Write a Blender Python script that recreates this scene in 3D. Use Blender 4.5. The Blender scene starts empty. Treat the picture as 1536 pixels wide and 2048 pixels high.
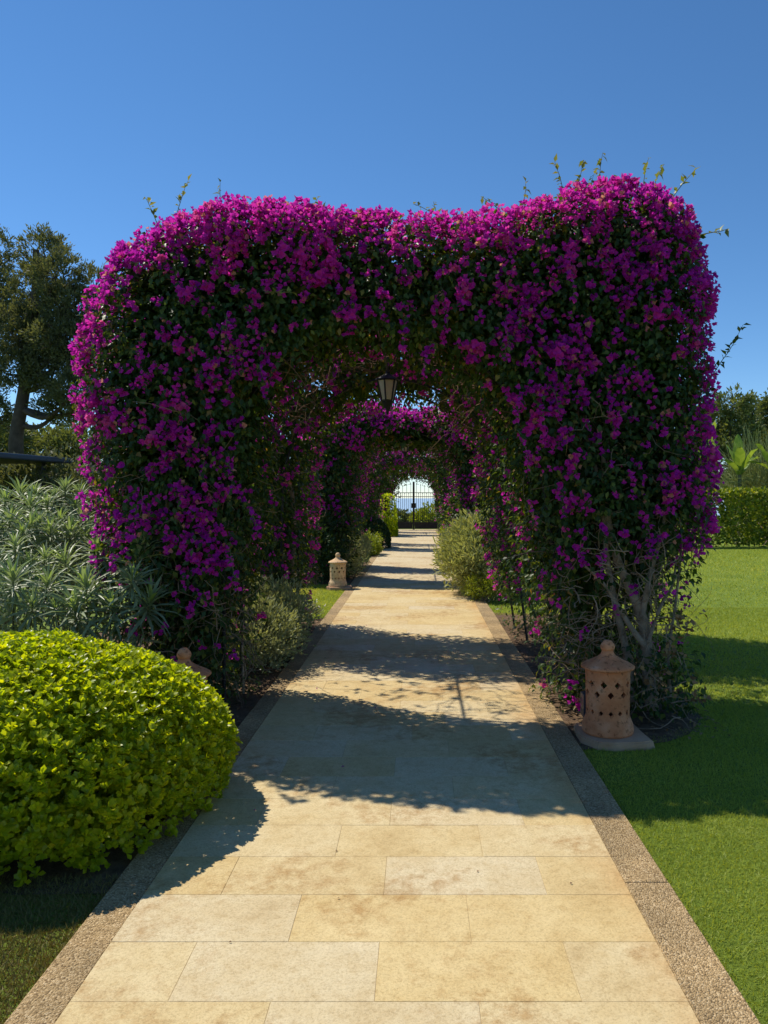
import bpy, bmesh, math, random
import numpy as np
from mathutils import Vector, Matrix

random.seed(5)
rng = np.random.default_rng(11)
scene = bpy.context.scene
col = scene.collection
R = math.radians

# ------------------------------------------------------------------ camera
CAM_H = 1.5
cam = bpy.data.cameras.new('camera')
cam.sensor_fit = 'VERTICAL'; cam.sensor_height = 36.0; cam.sensor_width = 27.0
cam.lens = 36.0 * 1539 / 2048
cam.shift_x = -69 / 2048; cam.shift_y = -30 / 2048
cam.clip_start = 0.05; cam.clip_end = 9000
cam_o = bpy.data.objects.new('camera', cam); col.objects.link(cam_o)
cam_o.location = (0, 0, CAM_H); cam_o.rotation_euler = (R(90), 0, 0)
scene.camera = cam_o

# ------------------------------------------------------------------ sky, sun, exposure
SUN = Vector((-0.56, 0.45, 1.0)).normalized()
SUN_EL = math.asin(SUN.z); SUN_AZ = math.atan2(SUN.x, SUN.y)
world = bpy.data.worlds.new('World'); scene.world = world; world.use_nodes = True
wn = world.node_tree; wn.nodes.clear()
sky = wn.nodes.new('ShaderNodeTexSky'); sky.sky_type = 'NISHITA'; sky.sun_disc = False
sky.sun_elevation = SUN_EL; sky.sun_rotation = SUN_AZ
sky.altitude = 0; sky.air_density = 0.8; sky.dust_density = 0.0; sky.ozone_density = 6.0
bg = wn.nodes.new('ShaderNodeBackground'); bg.inputs['Strength'].default_value = 0.14
wo = wn.nodes.new('ShaderNodeOutputWorld')
hs = wn.nodes.new('ShaderNodeHueSaturation'); hs.inputs['Saturation'].default_value = 1.12; hs.inputs['Hue'].default_value = 0.497
wn.links.new(sky.outputs[0], hs.inputs['Color']); wn.links.new(hs.outputs[0], bg.inputs[0]); wn.links.new(bg.outputs[0], wo.inputs[0])
sl = bpy.data.lights.new('sun', 'SUN'); sl.energy = 5.0; sl.angle = R(0.5); sl.color = (1.0, 0.93, 0.80)
so = bpy.data.objects.new('sun', sl); col.objects.link(so)
so.rotation_euler = SUN.to_track_quat('Z', 'Y').to_euler(); so.location = (-6, 6, 14)
vs = scene.view_settings
vs.view_transform = 'Standard'; vs.look = 'None'; vs.gamma = 1.0; vs.exposure = 0.0; vs.use_curve_mapping = False
scene.render.engine = 'CYCLES'
cy = scene.cycles
cy.max_bounces = 6; cy.diffuse_bounces = 3; cy.glossy_bounces = 2; cy.transmission_bounces = 4
cy.transparent_max_bounces = 6; cy.sample_clamp_indirect = 6.0

# ------------------------------------------------------------------ small helpers
def at(x, y, d):
    """world point seen at photo pixel x, y when it stands d metres down the path"""
    return Vector(((x - 837) / 1539 * d, d, CAM_H + (994 - y) / 1539 * d))

def tag(o, label=None, cat=None, group=None, kind=None):
    if label: o['label'] = label
    if cat: o['category'] = cat
    if group: o['group'] = group
    if kind: o['kind'] = kind
    return o

def empty(name, loc=(0, 0, 0), rz=0.0):
    o = bpy.data.objects.new(name, None); col.objects.link(o)
    o.location = loc; o.rotation_euler = (0, 0, rz); o.empty_display_size = 0.1
    return o

def link(name, me, parent=None, m=None, loc=None):
    o = bpy.data.objects.new(name, me); col.objects.link(o)
    if parent is not None: o.parent = parent
    if m is not None and len(me.materials) == 0: me.materials.append(m)
    if loc is not None: o.location = loc
    return o

def copy_tree(o, parent=None):
    c = o.copy(); col.objects.link(c); c.parent = parent
    for ch in list(o.children): copy_tree(ch, c)
    return c

def mesh_np(name, V, F, rnd=None, smooth=False):
    """V (n,3), F (m,k) -> mesh; rnd (m,) per-face value"""
    me = bpy.data.meshes.new(name)
    V = np.ascontiguousarray(V, dtype=np.float32); F = np.ascontiguousarray(F, dtype=np.int32)
    m, k = F.shape
    me.vertices.add(len(V)); me.vertices.foreach_set('co', V.ravel())
    me.loops.add(m * k); me.loops.foreach_set('vertex_index', F.ravel())
    me.polygons.add(m); me.polygons.foreach_set('loop_start', np.arange(m, dtype=np.int32) * k)
    if smooth: me.polygons.foreach_set('use_smooth', np.ones(m, dtype=bool))
    if rnd is not None:
        a = me.attributes.new('rnd', 'FLOAT', 'FACE'); a.data.foreach_set('value', np.asarray(rnd, dtype=np.float32))
    me.update(calc_edges=True)
    return me

def bm_mesh(name, bm, smooth=False):
    me = bpy.data.meshes.new(name); bm.normal_update(); bm.to_mesh(me); bm.free()
    if smooth:
        for p in me.polygons: p.use_smooth = True
    return me

def box_bm(bm, x0, x1, y0, y1, z0, z1, bevel=0.0):
    g = bmesh.ops.create_cube(bm, size=1.0)
    for v in g['verts']:
        v.co = ((x0 + x1) / 2 + v.co.x * (x1 - x0), (y0 + y1) / 2 + v.co.y * (y1 - y0), (z0 + z1) / 2 + v.co.z * (z1 - z0))
    if bevel:
        es = list({e for v in g['verts'] for e in v.link_edges})
        bmesh.ops.bevel(bm, geom=es, offset=bevel, segments=2, affect='EDGES', profile=0.6)
    return bm

def box(name, x0, x1, y0, y1, z0, z1, m, parent=None, bevel=0.0):
    bm = bmesh.new(); box_bm(bm, x0, x1, y0, y1, z0, z1, bevel)
    return link(name, bm_mesh(name, bm), parent, m)

def lathe(name, prof, m, parent=None, seg=48, smooth=True, loc=None):
    bm = bmesh.new(); rings = []
    for r, z in prof:
        rings.append([bm.verts.new((r * math.cos(2 * math.pi * i / seg), r * math.sin(2 * math.pi * i / seg), z)) for i in range(seg)])
    for a, b in zip(rings[:-1], rings[1:]):
        for i in range(seg):
            bm.faces.new((a[i], a[(i + 1) % seg], b[(i + 1) % seg], b[i]))
    if prof[0][0] > 1e-4: bm.faces.new(rings[0][::-1])
    if prof[-1][0] > 1e-4: bm.faces.new(rings[-1])
    bmesh.ops.remove_doubles(bm, verts=bm.verts, dist=1e-5)
    return link(name, bm_mesh(name, bm, smooth), parent, m, loc)

def norm(v): return v / np.maximum(np.linalg.norm(v, axis=1, keepdims=True), 1e-9)
def rdir(n): return norm(rng.normal(size=(n, 3)))
def smooth(x, a, b):
    t = np.clip((x - a) / (b - a), 0, 1); return t * t * (3 - 2 * t)

class Noise:
    """cheap smooth 3-D noise, about -1..1"""
    def __init__(s, scale, seed, n=14):
        r = np.random.default_rng(seed)
        s.k = norm(r.normal(size=(n, 3))) * scale * r.uniform(0.6, 1.6, (n, 1)); s.p = r.uniform(0, 6.28, n)
    def __call__(s, P): return np.sin(P @ s.k.T + s.p).sum(1) / math.sqrt(len(s.p)) * 0.9

# leaf templates: (verts u along, v across, w up), triangles
LEAF = (np.array([(0, 0, 0), (0.42, -0.5, 0.10), (0.42, 0.5, 0.10), (0.45, 0, 0), (1, 0, -0.14)]),
        np.array([(0, 1, 3), (0, 3, 2), (1, 4, 3), (3, 4, 2)]))
OBOV = (np.array([(0, 0, 0), (0.68, -0.5, 0.08), (0.68, 0.5, 0.08), (0.6, 0, 0.0), (1.0, 0, -0.05)]),
        np.array([(0, 1, 3), (0, 3, 2), (1, 4, 3), (3, 4, 2)]))
BRACT = (np.array([(0, 0, 0), (0.45, -0.55, 0.16), (0.45, 0.55, 0.16), (0.5, 0, 0.0), (1, 0, 0.10)]),
         np.array([(0, 1, 3), (0, 3, 2), (1, 4, 3), (3, 4, 2)]))
DIAM = (np.array([(0, 0, 0), (0.45, -0.5, 0.06), (0.45, 0.5, 0.06), (1, 0, 0)]), np.array([(0, 1, 3), (0, 3, 2)]))
STRAP = (np.array([(0, -0.35, 0), (0, 0.35, 0), (0.35, -0.5, 0.10), (0.35, 0.5, 0.10), (0.72, -0.4, 0.06), (0.72, 0.4, 0.06), (1, 0, -0.10)]),
         np.array([(0, 2, 3), (0, 3, 1), (2, 4, 5), (2, 5, 3), (4, 6, 5)]))
BLADE = (np.array([(0, -0.5, 0), (0, 0.5, 0), (1, 0, 0.25)]), np.array([(0, 1, 2)]))

def cards(T, P, D, N, L, W):
    """leaf T at P (n,3), pointing D, face normal N, length L, width W -> V, F"""
    tv, tf = T; n = len(P)
    L = np.broadcast_to(np.asarray(L, float), (n,)); W = np.broadcast_to(np.asarray(W, float), (n,))
    D = norm(D); N = norm(N - (N * D).sum(1, keepdims=True) * D); S = np.cross(D, N)
    V = (P[:, None] + tv[None, :, 0:1] * (L[:, None] * D)[:, None] + tv[None, :, 1:2] * (W[:, None] * S)[:, None]
         + tv[None, :, 2:3] * (L[:, None] * N)[:, None])
    F = tf[None] + (np.arange(n) * len(tv))[:, None, None]
    return V.reshape(-1, 3), F.reshape(-1, 3)

def rnd_faces(n, T, vals=None):
    v = rng.random(n) if vals is None else vals
    return np.repeat(v, len(T[1]))

def join(sets):
    V, F, A, o = [], [], [], 0
    for s in sets:
        V.append(s[0]); F.append(s[1] + o); A.append(s[2]); o += len(s[0])
    return np.concatenate(V), np.concatenate(F), np.concatenate(A)

def tubes(P, Rr, sides=4):
    """P (n,k,3) polylines, Rr (n,k) radii -> V, F quads"""
    n, k, _ = P.shape
    T = np.gradient(P, axis=1); T /= np.maximum(np.linalg.norm(T, axis=2, keepdims=True), 1e-9)
    ref = np.where(np.abs(T[..., 2:3]) > 0.9, np.array([1.0, 0, 0]), np.array([0, 0, 1.0]))
    A = np.cross(T, ref); A /= np.maximum(np.linalg.norm(A, axis=2, keepdims=True), 1e-9); B = np.cross(T, A)
    th = np.arange(sides) / sides * 2 * np.pi
    V = P[:, :, None] + Rr[:, :, None, None] * (A[:, :, None] * np.cos(th)[None, None, :, None] + B[:, :, None] * np.sin(th)[None, None, :, None])
    idx = np.arange(n * k * sides).reshape(n, k, sides)
    a = idx[:, :-1]; b = idx[:, 1:]
    F = np.stack([a, np.roll(a, -1, 2), np.roll(b, -1, 2), b], -1).reshape(-1, 4)
    return V.reshape(-1, 3), F

def walk(S, D, k, step, wig, grav=0.0):
    n = len(S); P = np.zeros((n, k, 3)); P[:, 0] = S; D = norm(D)
    for i in range(1, k):
        D = norm(D + rng.normal(size=(n, 3)) * wig + np.array([0, 0, grav]))
        P[:, i] = P[:, i - 1] + D * np.asarray(step).reshape(-1, 1)
    return P

def spline(pts, k=10):
    pts = np.array([tuple(p) for p in pts], float); t = np.linspace(0, len(pts) - 1, k)
    out = []
    for q in t:
        i = min(int(q), len(pts) - 2); f = q - i
        p0 = pts[max(i - 1, 0)]; p1 = pts[i]; p2 = pts[i + 1]; p3 = pts[min(i + 2, len(pts) - 1)]
        out.append(0.5 * ((2 * p1) + (-p0 + p2) * f + (2 * p0 - 5 * p1 + 4 * p2 - p3) * f * f + (-p0 + 3 * p1 - 3 * p2 + p3) * f ** 3))
    return np.array(out)

def tube_obj(name, pts, r0, r1, m, parent=None, k=12, sides=8):
    P = spline(pts, k)[None]; Rr = np.linspace(r0, r1, k)[None]
    V, F = tubes(P, Rr, sides)
    return link(name, mesh_np(name, V, F, smooth=True), parent, m)

# ------------------------------------------------------------------ materials
def newmat(name):
    m = bpy.data.materials.new(name); m.use_nodes = True
    nt = m.node_tree; nt.nodes.clear()
    out = nt.nodes.new('ShaderNodeOutputMaterial')
    def N(t, **kw):
        n = nt.nodes.new(t)
        for k, v in kw.items():
            if k in ('operation', 'blend_type', 'data_type', 'feature', 'attribute_name', 'distance', 'interpolation'): setattr(n, k, v)
            else:
                n.inputs[k.replace('_', ' ')].default_value = v
        return n
    return m, nt, N, nt.links.new, out

def ramp(nt, stops, src=None, interp='LINEAR'):
    r = nt.nodes.new('ShaderNodeValToRGB'); r.color_ramp.interpolation = interp
    e = r.color_ramp.elements
    while len(e) > 1: e.remove(e[0])
    e[0].position = stops[0][0]; e[0].color = (*stops[0][1], 1)
    for p, c in stops[1:]:
        q = e.new(p); q.color = (*c, 1)
    if src is not None: nt.links.new(src, r.inputs[0])
    return r

def leaf_mat(name, stops, trans=0.35, tint=(1.3, 1.15, 0.5), rough=0.45, spec=0.35):
    m, nt, N, L, out = newmat(name)
    a = N('ShaderNodeAttribute', attribute_name='rnd')
    r = ramp(nt, stops, a.outputs['Fac'])
    p = N('ShaderNodeBsdfPrincipled', Roughness=rough); p.inputs['Specular IOR Level'].default_value = spec
    L(r.outputs[0], p.inputs['Base Color'])
    t = N('ShaderNodeBsdfTranslucent')
    mul = N('ShaderNodeMix', data_type='RGBA', blend_type='MULTIPLY'); mul.inputs[0].default_value = 1.0
    L(r.outputs[0], mul.inputs[6]); mul.inputs[7].default_value = (*tint, 1)
    L(mul.outputs[2], t.inputs['Color'])
    mx = N('ShaderNodeMixShader', Fac=trans); L(p.outputs[0], mx.inputs[1]); L(t.outputs[0], mx.inputs[2])
    L(mx.outputs[0], out.inputs['Surface'])
    return m

def simple(name, c0, c1, scale=8.0, rough=0.7, bump=0.2, spec=0.3, metallic=0.0, bscale=None, detail=6.0):
    m, nt, N, L, out = newmat(name)
    g = N('ShaderNodeTexCoord')
    n = N('ShaderNodeTexNoise', Scale=scale, Detail=detail, Roughness=0.6); L(g.outputs['Object'], n.inputs['Vector'])
    r = ramp(nt, [(0.3, c0), (0.7, c1)], n.outputs['Fac'])
    p = N('ShaderNodeBsdfPrincipled', Roughness=rough, Metallic=metallic); p.inputs['Specular IOR Level'].default_value = spec
    L(r.outputs[0], p.inputs['Base Color'])
    if bump:
        n2 = N('ShaderNodeTexNoise', Scale=bscale or scale * 5, Detail=5.0); L(g.outputs['Object'], n2.inputs['Vector'])
        b = N('ShaderNodeBump', Strength=bump, Distance=0.01); L(n2.outputs['Fac'], b.inputs['Height']); L(b.outputs[0], p.inputs['Normal'])
    L(p.outputs[0], out.inputs['Surface'])
    return m

M = {}
M['vine_leaf'] = leaf_mat('vine_leaf', [(0.0, (0.024, 0.055, 0.016)), (0.55, (0.042, 0.090, 0.022)), (0.85, (0.075, 0.125, 0.025)), (0.96, (0.15, 0.19, 0.03)), (1.0, (0.24, 0.16, 0.05))], trans=0.42, tint=(2.4, 1.9, 0.5))
M['young_leaf'] = leaf_mat('young_leaf', [(0.0, (0.17, 0.22, 0.05)), (1.0, (0.32, 0.33, 0.09))], trans=0.35)
M['bract'] = leaf_mat('bract', [(0.0, (0.62, 0.30, 0.20)), (0.025, (0.60, 0.26, 0.20)), (0.05, (0.62, 0.14, 0.28)), (0.09, (0.68, 0.040, 0.44)), (0.5, (0.62, 0.030, 0.47)), (0.8, (0.48, 0.020, 0.43)), (1.0, (0.34, 0.014, 0.34))], trans=0.48, tint=(1.3, 1.2, 1.15), rough=0.6, spec=0.15)
M['hedge_leaf'] = leaf_mat('hedge_leaf', [(0.0, (0.16, 0.25, 0.010)), (0.6, (0.34, 0.42, 0.015)), (1.0, (0.52, 0.54, 0.02))], trans=0.55, tint=(2.0, 1.8, 0.4), rough=0.36, spec=0.45)
M['echium_leaf'] = leaf_mat('echium_leaf', [(0.0, (0.22, 0.27, 0.17)), (0.6, (0.30, 0.36, 0.21)), (0.85, (0.35, 0.42, 0.20)), (1.0, (0.38, 0.48, 0.11))], trans=0.3, tint=(1.2, 1.3, 0.6), rough=0.42, spec=0.45)
M['sage_leaf'] = leaf_mat('sage_leaf', [(0.0, (0.21, 0.25, 0.14)), (0.7, (0.34, 0.38, 0.20)), (1.0, (0.44, 0.48, 0.23))], trans=0.35, rough=0.6)
M['pale_leaf'] = leaf_mat('pale_leaf', [(0.0, (0.24, 0.28, 0.11)), (0.6, (0.40, 0.44, 0.19)), (1.0, (0.56, 0.57, 0.30))], trans=0.35, rough=0.45)
M['lime_leaf'] = leaf_mat('lime_leaf', [(0.0, (0.16, 0.23, 0.02)), (1.0, (0.32, 0.37, 0.04))], trans=0.42)
M['dark_leaf'] = leaf_mat('dark_leaf', [(0.0, (0.022, 0.05, 0.016)), (0.7, (0.04, 0.085, 0.02)), (1.0, (0.08, 0.13, 0.03))], trans=0.3)
M['laurel_leaf'] = leaf_mat('laurel_leaf', [(0.0, (0.08, 0.14, 0.014)), (0.6, (0.20, 0.27, 0.022)), (1.0, (0.48, 0.48, 0.035))], trans=0.35, rough=0.5, spec=0.3)
M['pine_leaf'] = leaf_mat('pine_leaf', [(0.0, (0.085, 0.105, 0.055)), (0.7, (0.13, 0.15, 0.075)), (1.0, (0.20, 0.20, 0.09))], trans=0.42, rough=0.6)
M['far_leaf'] = leaf_mat('far_leaf', [(0.0, (0.09, 0.13, 0.05)), (0.7, (0.15, 0.19, 0.065)), (1.0, (0.24, 0.25, 0.08))], trans=0.4, rough=0.6)
M['banana_leaf'] = leaf_mat('banana_leaf', [(0.0, (0.17, 0.28, 0.05)), (1.0, (0.30, 0.42, 0.08))], trans=0.45, rough=0.4)
M['reed_leaf'] = leaf_mat('reed_leaf', [(0.0, (0.30, 0.36, 0.14)), (1.0, (0.50, 0.55, 0.25))], trans=0.35, rough=0.5)
M['dry_leaf'] = leaf_mat('dry_leaf', [(0.0, (0.13, 0.07, 0.03)), (1.0, (0.34, 0.22, 0.10))], trans=0.15, tint=(1, 1, 1), rough=0.7)
M['fallen'] = leaf_mat('fallen', [(0.0, (0.14, 0.07, 0.035)), (0.6, (0.24, 0.13, 0.07)), (1.0, (0.34, 0.05, 0.18))], trans=0.1, tint=(1, 1, 1), rough=0.7)
M['grass'] = leaf_mat('grass', [(0.0, (0.24, 0.32, 0.045)), (0.6, (0.39, 0.46, 0.075)), (0.9, (0.50, 0.53, 0.11)), (1.0, (0.66, 0.56, 0.24))], trans=0.45, tint=(1.5, 1.3, 0.6), rough=0.5)
M['dry_grass'] = leaf_mat('dry_grass', [(0.0, (0.10, 0.13, 0.02)), (1.0, (0.30, 0.22, 0.07))], trans=0.2, rough=0.6)
M['orange_petal'] = leaf_mat('orange_petal', [(0.0, (0.55, 0.16, 0.03)), (1.0, (0.65, 0.26, 0.06))], trans=0.3, tint=(1, 1, 1))
M['yellow_petal'] = leaf_mat('yellow_petal', [(0.0, (0.75, 0.50, 0.02)), (1.0, (0.8, 0.6, 0.03))], trans=0.3, tint=(1, 1, 1))
M['white_petal'] = leaf_mat('white_petal', [(0.0, (0.7, 0.7, 0.62)), (1.0, (0.8, 0.8, 0.75))], trans=0.3, tint=(1, 1, 1))
M['bark'] = simple('bark', (0.20, 0.145, 0.10), (0.40, 0.31, 0.225), 14, 0.9, 0.6)
M['twig'] = simple('twig', (0.20, 0.135, 0.085), (0.35, 0.255, 0.17), 10, 0.9, 0.2)
M['brown_twig'] = simple('brown_twig', (0.14, 0.08, 0.042), (0.26, 0.155, 0.085), 10, 0.9, 0.2)
M['pine_bark'] = simple('pine_bark', (0.05, 0.038, 0.028), (0.11, 0.085, 0.065), 5, 0.95, 0.6)
M['stem'] = simple('stem', (0.10, 0.11, 0.05), (0.18, 0.18, 0.09), 10, 0.8, 0.1)
M['iron'] = simple('iron', (0.012, 0.012, 0.014), (0.03, 0.03, 0.032), 20, 0.55, 0.15, 0.4)
M['navy_metal'] = simple('navy_metal', (0.020, 0.030, 0.048), (0.032, 0.045, 0.068), 3, 0.4, 0.03, 0.5)
M['grout'] = simple('grout', (0.30, 0.21, 0.11), (0.52, 0.40, 0.22), 5, 0.95, 0.4, 0.1)
M['soil'] = simple('soil', (0.085, 0.055, 0.033), (0.20, 0.135, 0.085), 14, 0.95, 1.0, 0.1)
M['plinth'] = simple('plinth', (0.40, 0.235, 0.135), (0.54, 0.35, 0.215), 7, 0.9, 0.5, 0.2)
M['stake'] = simple('stake', (0.25, 0.20, 0.13), (0.38, 0.31, 0.22), 12, 0.8, 0.2)
M['water'] = simple('water', (0.36, 0.44, 0.55), (0.38, 0.46, 0.57), 0.02, 0.25, 0.0, 0.5)  # distance haze is put into the water's pale colour
M['frosted'] = simple('frosted', (0.45, 0.38, 0.26), (0.62, 0.54, 0.40), 5, 0.35, 0.05, 0.5)

def make_terracotta(name='terracotta', cols=((0.46, 0.15, 0.060), (0.58, 0.225, 0.10), (0.64, 0.285, 0.145), (0.70, 0.42, 0.26))):
    m, nt, N, L, out = newmat(name)
    g = N('ShaderNodeTexCoord'); oi = N('ShaderNodeObjectInfo')
    n = N('ShaderNodeTexNoise', Scale=6.0, Detail=7.0, Roughness=0.65); L(g.outputs['Object'], n.inputs['Vector'])
    r = ramp(nt, list(zip((0.30, 0.48, 0.6, 0.72), cols)), n.outputs['Fac'])
    v = N('ShaderNodeTexNoise', Scale=28.0, Detail=8.0, Roughness=0.7); L(g.outputs['Object'], v.inputs['Vector'])
    dk = ramp(nt, [(0.38, (0.35, 0.33, 0.32)), (0.46, (1, 1, 1))], v.outputs['Fac'])
    mx = N('ShaderNodeMix', data_type='RGBA', blend_type='MULTIPLY'); mx.inputs[0].default_value = 0.75
    L(r.outputs[0], mx.inputs[6]); L(dk.outputs[0], mx.inputs[7])
    p = N('ShaderNodeBsdfPrincipled', Roughness=0.85); p.inputs['Specular IOR Level'].default_value = 0.2
    L(mx.outputs[2], p.inputs['Base Color'])
    b = N('ShaderNodeBump', Strength=0.35, Distance=0.004); L(v.outputs['Fac'], b.inputs['Height']); L(b.outputs[0], p.inputs['Normal'])
    L(p.outputs[0], out.inputs['Surface']); return m
M['terracotta'] = make_terracotta()
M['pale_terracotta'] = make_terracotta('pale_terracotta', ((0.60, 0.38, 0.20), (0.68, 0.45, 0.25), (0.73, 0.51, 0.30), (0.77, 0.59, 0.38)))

def make_slab():
    m, nt, N, L, out = newmat('sandstone_slab')
    g = N('ShaderNodeNewGeometry'); oi = N('ShaderNodeObjectInfo')
    n = N('ShaderNodeTexNoise', Scale=2.6, Detail=9.0, Roughness=0.68); L(g.outputs['Position'], n.inputs['Vector'])
    tone = ramp(nt, [(0.0, (0.63, 0.48, 0.235)), (0.3, (0.67, 0.515, 0.25)), (0.55, (0.655, 0.515, 0.27)), (0.72, (0.665, 0.54, 0.31)), (0.86, (0.66, 0.55, 0.35)), (1.0, (0.68, 0.535, 0.28))], oi.outputs['Random'])
    mot = ramp(nt, [(0.25, (0.74, 0.66, 0.54)), (0.42, (0.93, 0.89, 0.82)), (0.55, (1.0, 1.0, 1.0)), (0.75, (1.10, 1.12, 1.18))], n.outputs['Fac'])
    a = N('ShaderNodeMix', data_type='RGBA', blend_type='MULTIPLY'); a.inputs[0].default_value = 0.9
    L(tone.outputs[0], a.inputs[6]); L(mot.outputs[0], a.inputs[7])
    # fine grain
    f = N('ShaderNodeTexNoise', Scale=130.0, Detail=4.0, Roughness=0.75); L(g.outputs['Position'], f.inputs['Vector'])
    fr = ramp(nt, [(0.32, (0.58, 0.52, 0.44)), (0.50, (0.98, 0.98, 0.98)), (0.70, (1.12, 1.12, 1.12))], f.outputs['Fac'])
    b = N('ShaderNodeMix', data_type='RGBA', blend_type='MULTIPLY'); b.inputs[0].default_value = 0.7
    L(a.outputs[2], b.inputs[6]); L(fr.outputs[0], b.inputs[7])
    # dark pits and veins
    w = N('ShaderNodeTexNoise', Scale=11.0, Detail=10.0, Roughness=0.8); L(g.outputs['Position'], w.inputs['Vector'])
    w2 = N('ShaderNodeTexNoise', Scale=1.3, Detail=2.0); L(g.outputs['Position'], w2.inputs['Vector'])
    s = N('ShaderNodeMath', operation='MULTIPLY'); L(w.outputs['Fac'], s.inputs[0]); L(w2.outputs['Fac'], s.inputs[1])
    sr = ramp(nt, [(0.26, (0, 0, 0)), (0.37, (1, 1, 1))], s.outputs[0])
    c = N('ShaderNodeMix', data_type='RGBA', blend_type='MULTIPLY'); L(b.outputs[2], c.inputs[6]); c.inputs[7].default_value = (0.70, 0.57, 0.44, 1)
    sm = N('ShaderNodeMath', operation='MULTIPLY'); sm.inputs[1].default_value = 1.0; L(sr.outputs[0], sm.inputs[0]); L(sm.outputs[0], c.inputs[0])
    # rust stain along the soil edge
    sx = N('ShaderNodeSeparateXYZ'); L(g.outputs['Position'], sx.inputs[0])
    mr = N('ShaderNodeMapRange'); mr.inputs[1].default_value = 0.35; mr.inputs[2].default_value = 0.82; L(sx.outputs['X'], mr.inputs[0])
    st = N('ShaderNodeTexNoise', Scale=1.1, Detail=5.0, Roughness=0.6); L(g.outputs['Position'], st.inputs['Vector'])
    stm = N('ShaderNodeMath', operation='MULTIPLY'); L(mr.outputs[0], stm.inputs[0]); L(st.outputs['Fac'], stm.inputs[1])
    str_ = ramp(nt, [(0.28, (0, 0, 0)), (0.62, (0.8, 0.8, 0.8))], stm.outputs[0])
    d = N('ShaderNodeMix', data_type='RGBA', blend_type='MULTIPLY'); L(str_.outputs[0], d.inputs[0]); L(c.outputs[2], d.inputs[6]); d.inputs[7].default_value = (0.86, 0.62, 0.40, 1)
    k1 = N('ShaderNodeTexNoise', Scale=24.0, Detail=8.0, Roughness=0.72); L(g.outputs['Position'], k1.inputs['Vector'])
    kr = ramp(nt, [(0.34, (0.76, 0.68, 0.56)), (0.48, (1.0, 1.0, 1.0)), (0.66, (1.06, 1.07, 1.10))], k1.outputs['Fac'])
    d2 = N('ShaderNodeMix', data_type='RGBA', blend_type='MULTIPLY'); d2.inputs[0].default_value = 0.5; L(d.outputs[2], d2.inputs[6]); L(kr.outputs[0], d2.inputs[7]); d = d2
    p = N('ShaderNodeBsdfPrincipled', Roughness=0.72); p.inputs['Specular IOR Level'].default_value = 0.3
    L(d.outputs[2], p.inputs['Base Color'])
    bp = N('ShaderNodeBump', Strength=0.5, Distance=0.004); L(f.outputs['Fac'], bp.inputs['Height'])
    bp2 = N('ShaderNodeBump', Strength=0.4, Distance=0.01); L(w.outputs['Fac'], bp2.inputs['Height']); L(bp.outputs[0], bp2.inputs['Normal'])
    L(bp2.outputs[0], p.inputs['Normal']); L(p.outputs[0], out.inputs['Surface']); return m
M['slab'] = make_slab()

def make_aggregate():
    m, nt, N, L, out = newmat('pebble_aggregate')
    g = N('ShaderNodeNewGeometry')
    v = N('ShaderNodeTexVoronoi', Scale=170.0); L(g.outputs['Position'], v.inputs['Vector'])
    sp = N('ShaderNodeSeparateColor'); L(v.outputs['Color'], sp.inputs[0])
    r = ramp(nt, [(0.0, (0.20, 0.145, 0.075)), (0.3, (0.38, 0.285, 0.15)), (0.75, (0.47, 0.365, 0.205)), (1.0, (0.62, 0.52, 0.34))], sp.outputs[0])
    n = N('ShaderNodeTexNoise', Scale=2.2, Detail=6.0, Roughness=0.65); L(g.outputs['Position'], n.inputs['Vector'])
    nr = ramp(nt, [(0.35, (0.62, 0.55, 0.48)), (0.62, (1.15, 1.0, 0.85))], n.outputs['Fac'])
    a = N('ShaderNodeMix', data_type='RGBA', blend_type='MULTIPLY'); a.inputs[0].default_value = 0.8
    L(r.outputs[0], a.inputs[6]); L(nr.outputs[0], a.inputs[7])
    p = N('ShaderNodeBsdfPrincipled', Roughness=0.85); p.inputs['Specular IOR Level'].default_value = 0.25
    L(a.outputs[2], p.inputs['Base Color'])
    b = N('ShaderNodeBump', Strength=0.9, Distance=0.006); L(v.outputs['Distance'], b.inputs['Height']); b.invert = True
    L(b.outputs[0], p.inputs['Normal']); L(p.outputs[0], out.inputs['Surface']); return m
M['aggregate'] = make_aggregate()

def make_lawn():
    m, nt, N, L, out = newmat('lawn')
    g = N('ShaderNodeNewGeometry')
    n = N('ShaderNodeTexNoise', Scale=0.9, Detail=8.0, Roughness=0.7); L(g.outputs['Position'], n.inputs['Vector'])
    f = N('ShaderNodeTexNoise', Scale=55.0, Detail=6.0, Roughness=0.75); L(g.outputs['Position'], f.inputs['Vector'])
    r = ramp(nt, [(0.3, (0.17, 0.25, 0.028)), (0.55, (0.23, 0.32, 0.040)), (0.75, (0.31, 0.37, 0.06))], n.outputs['Fac'])
    fr = ramp(nt, [(0.3, (0.5, 0.5, 0.45)), (0.6, (1.0, 1.0, 1.0)), (0.8, (1.35, 1.25, 1.1))], f.outputs['Fac'])
    a = N('ShaderNodeMix', data_type='RGBA', blend_type='MULTIPLY'); a.inputs[0].default_value = 0.9
    L(r.outputs[0], a.inputs[6]); L(fr.outputs[0], a.inputs[7])
    p = N('ShaderNodeBsdfPrincipled', Roughness=0.8); p.inputs['Specular IOR Level'].default_value = 0.15
    L(a.outputs[2], p.inputs['Base Color'])
    b = N('ShaderNodeBump', Strength=0.9, Distance=0.03); L(f.outputs['Fac'], b.inputs['Height']); L(b.outputs[0], p.inputs['Normal'])
    L(p.outputs[0], out.inputs['Surface']); return m
M['lawn'] = make_lawn()

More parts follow.
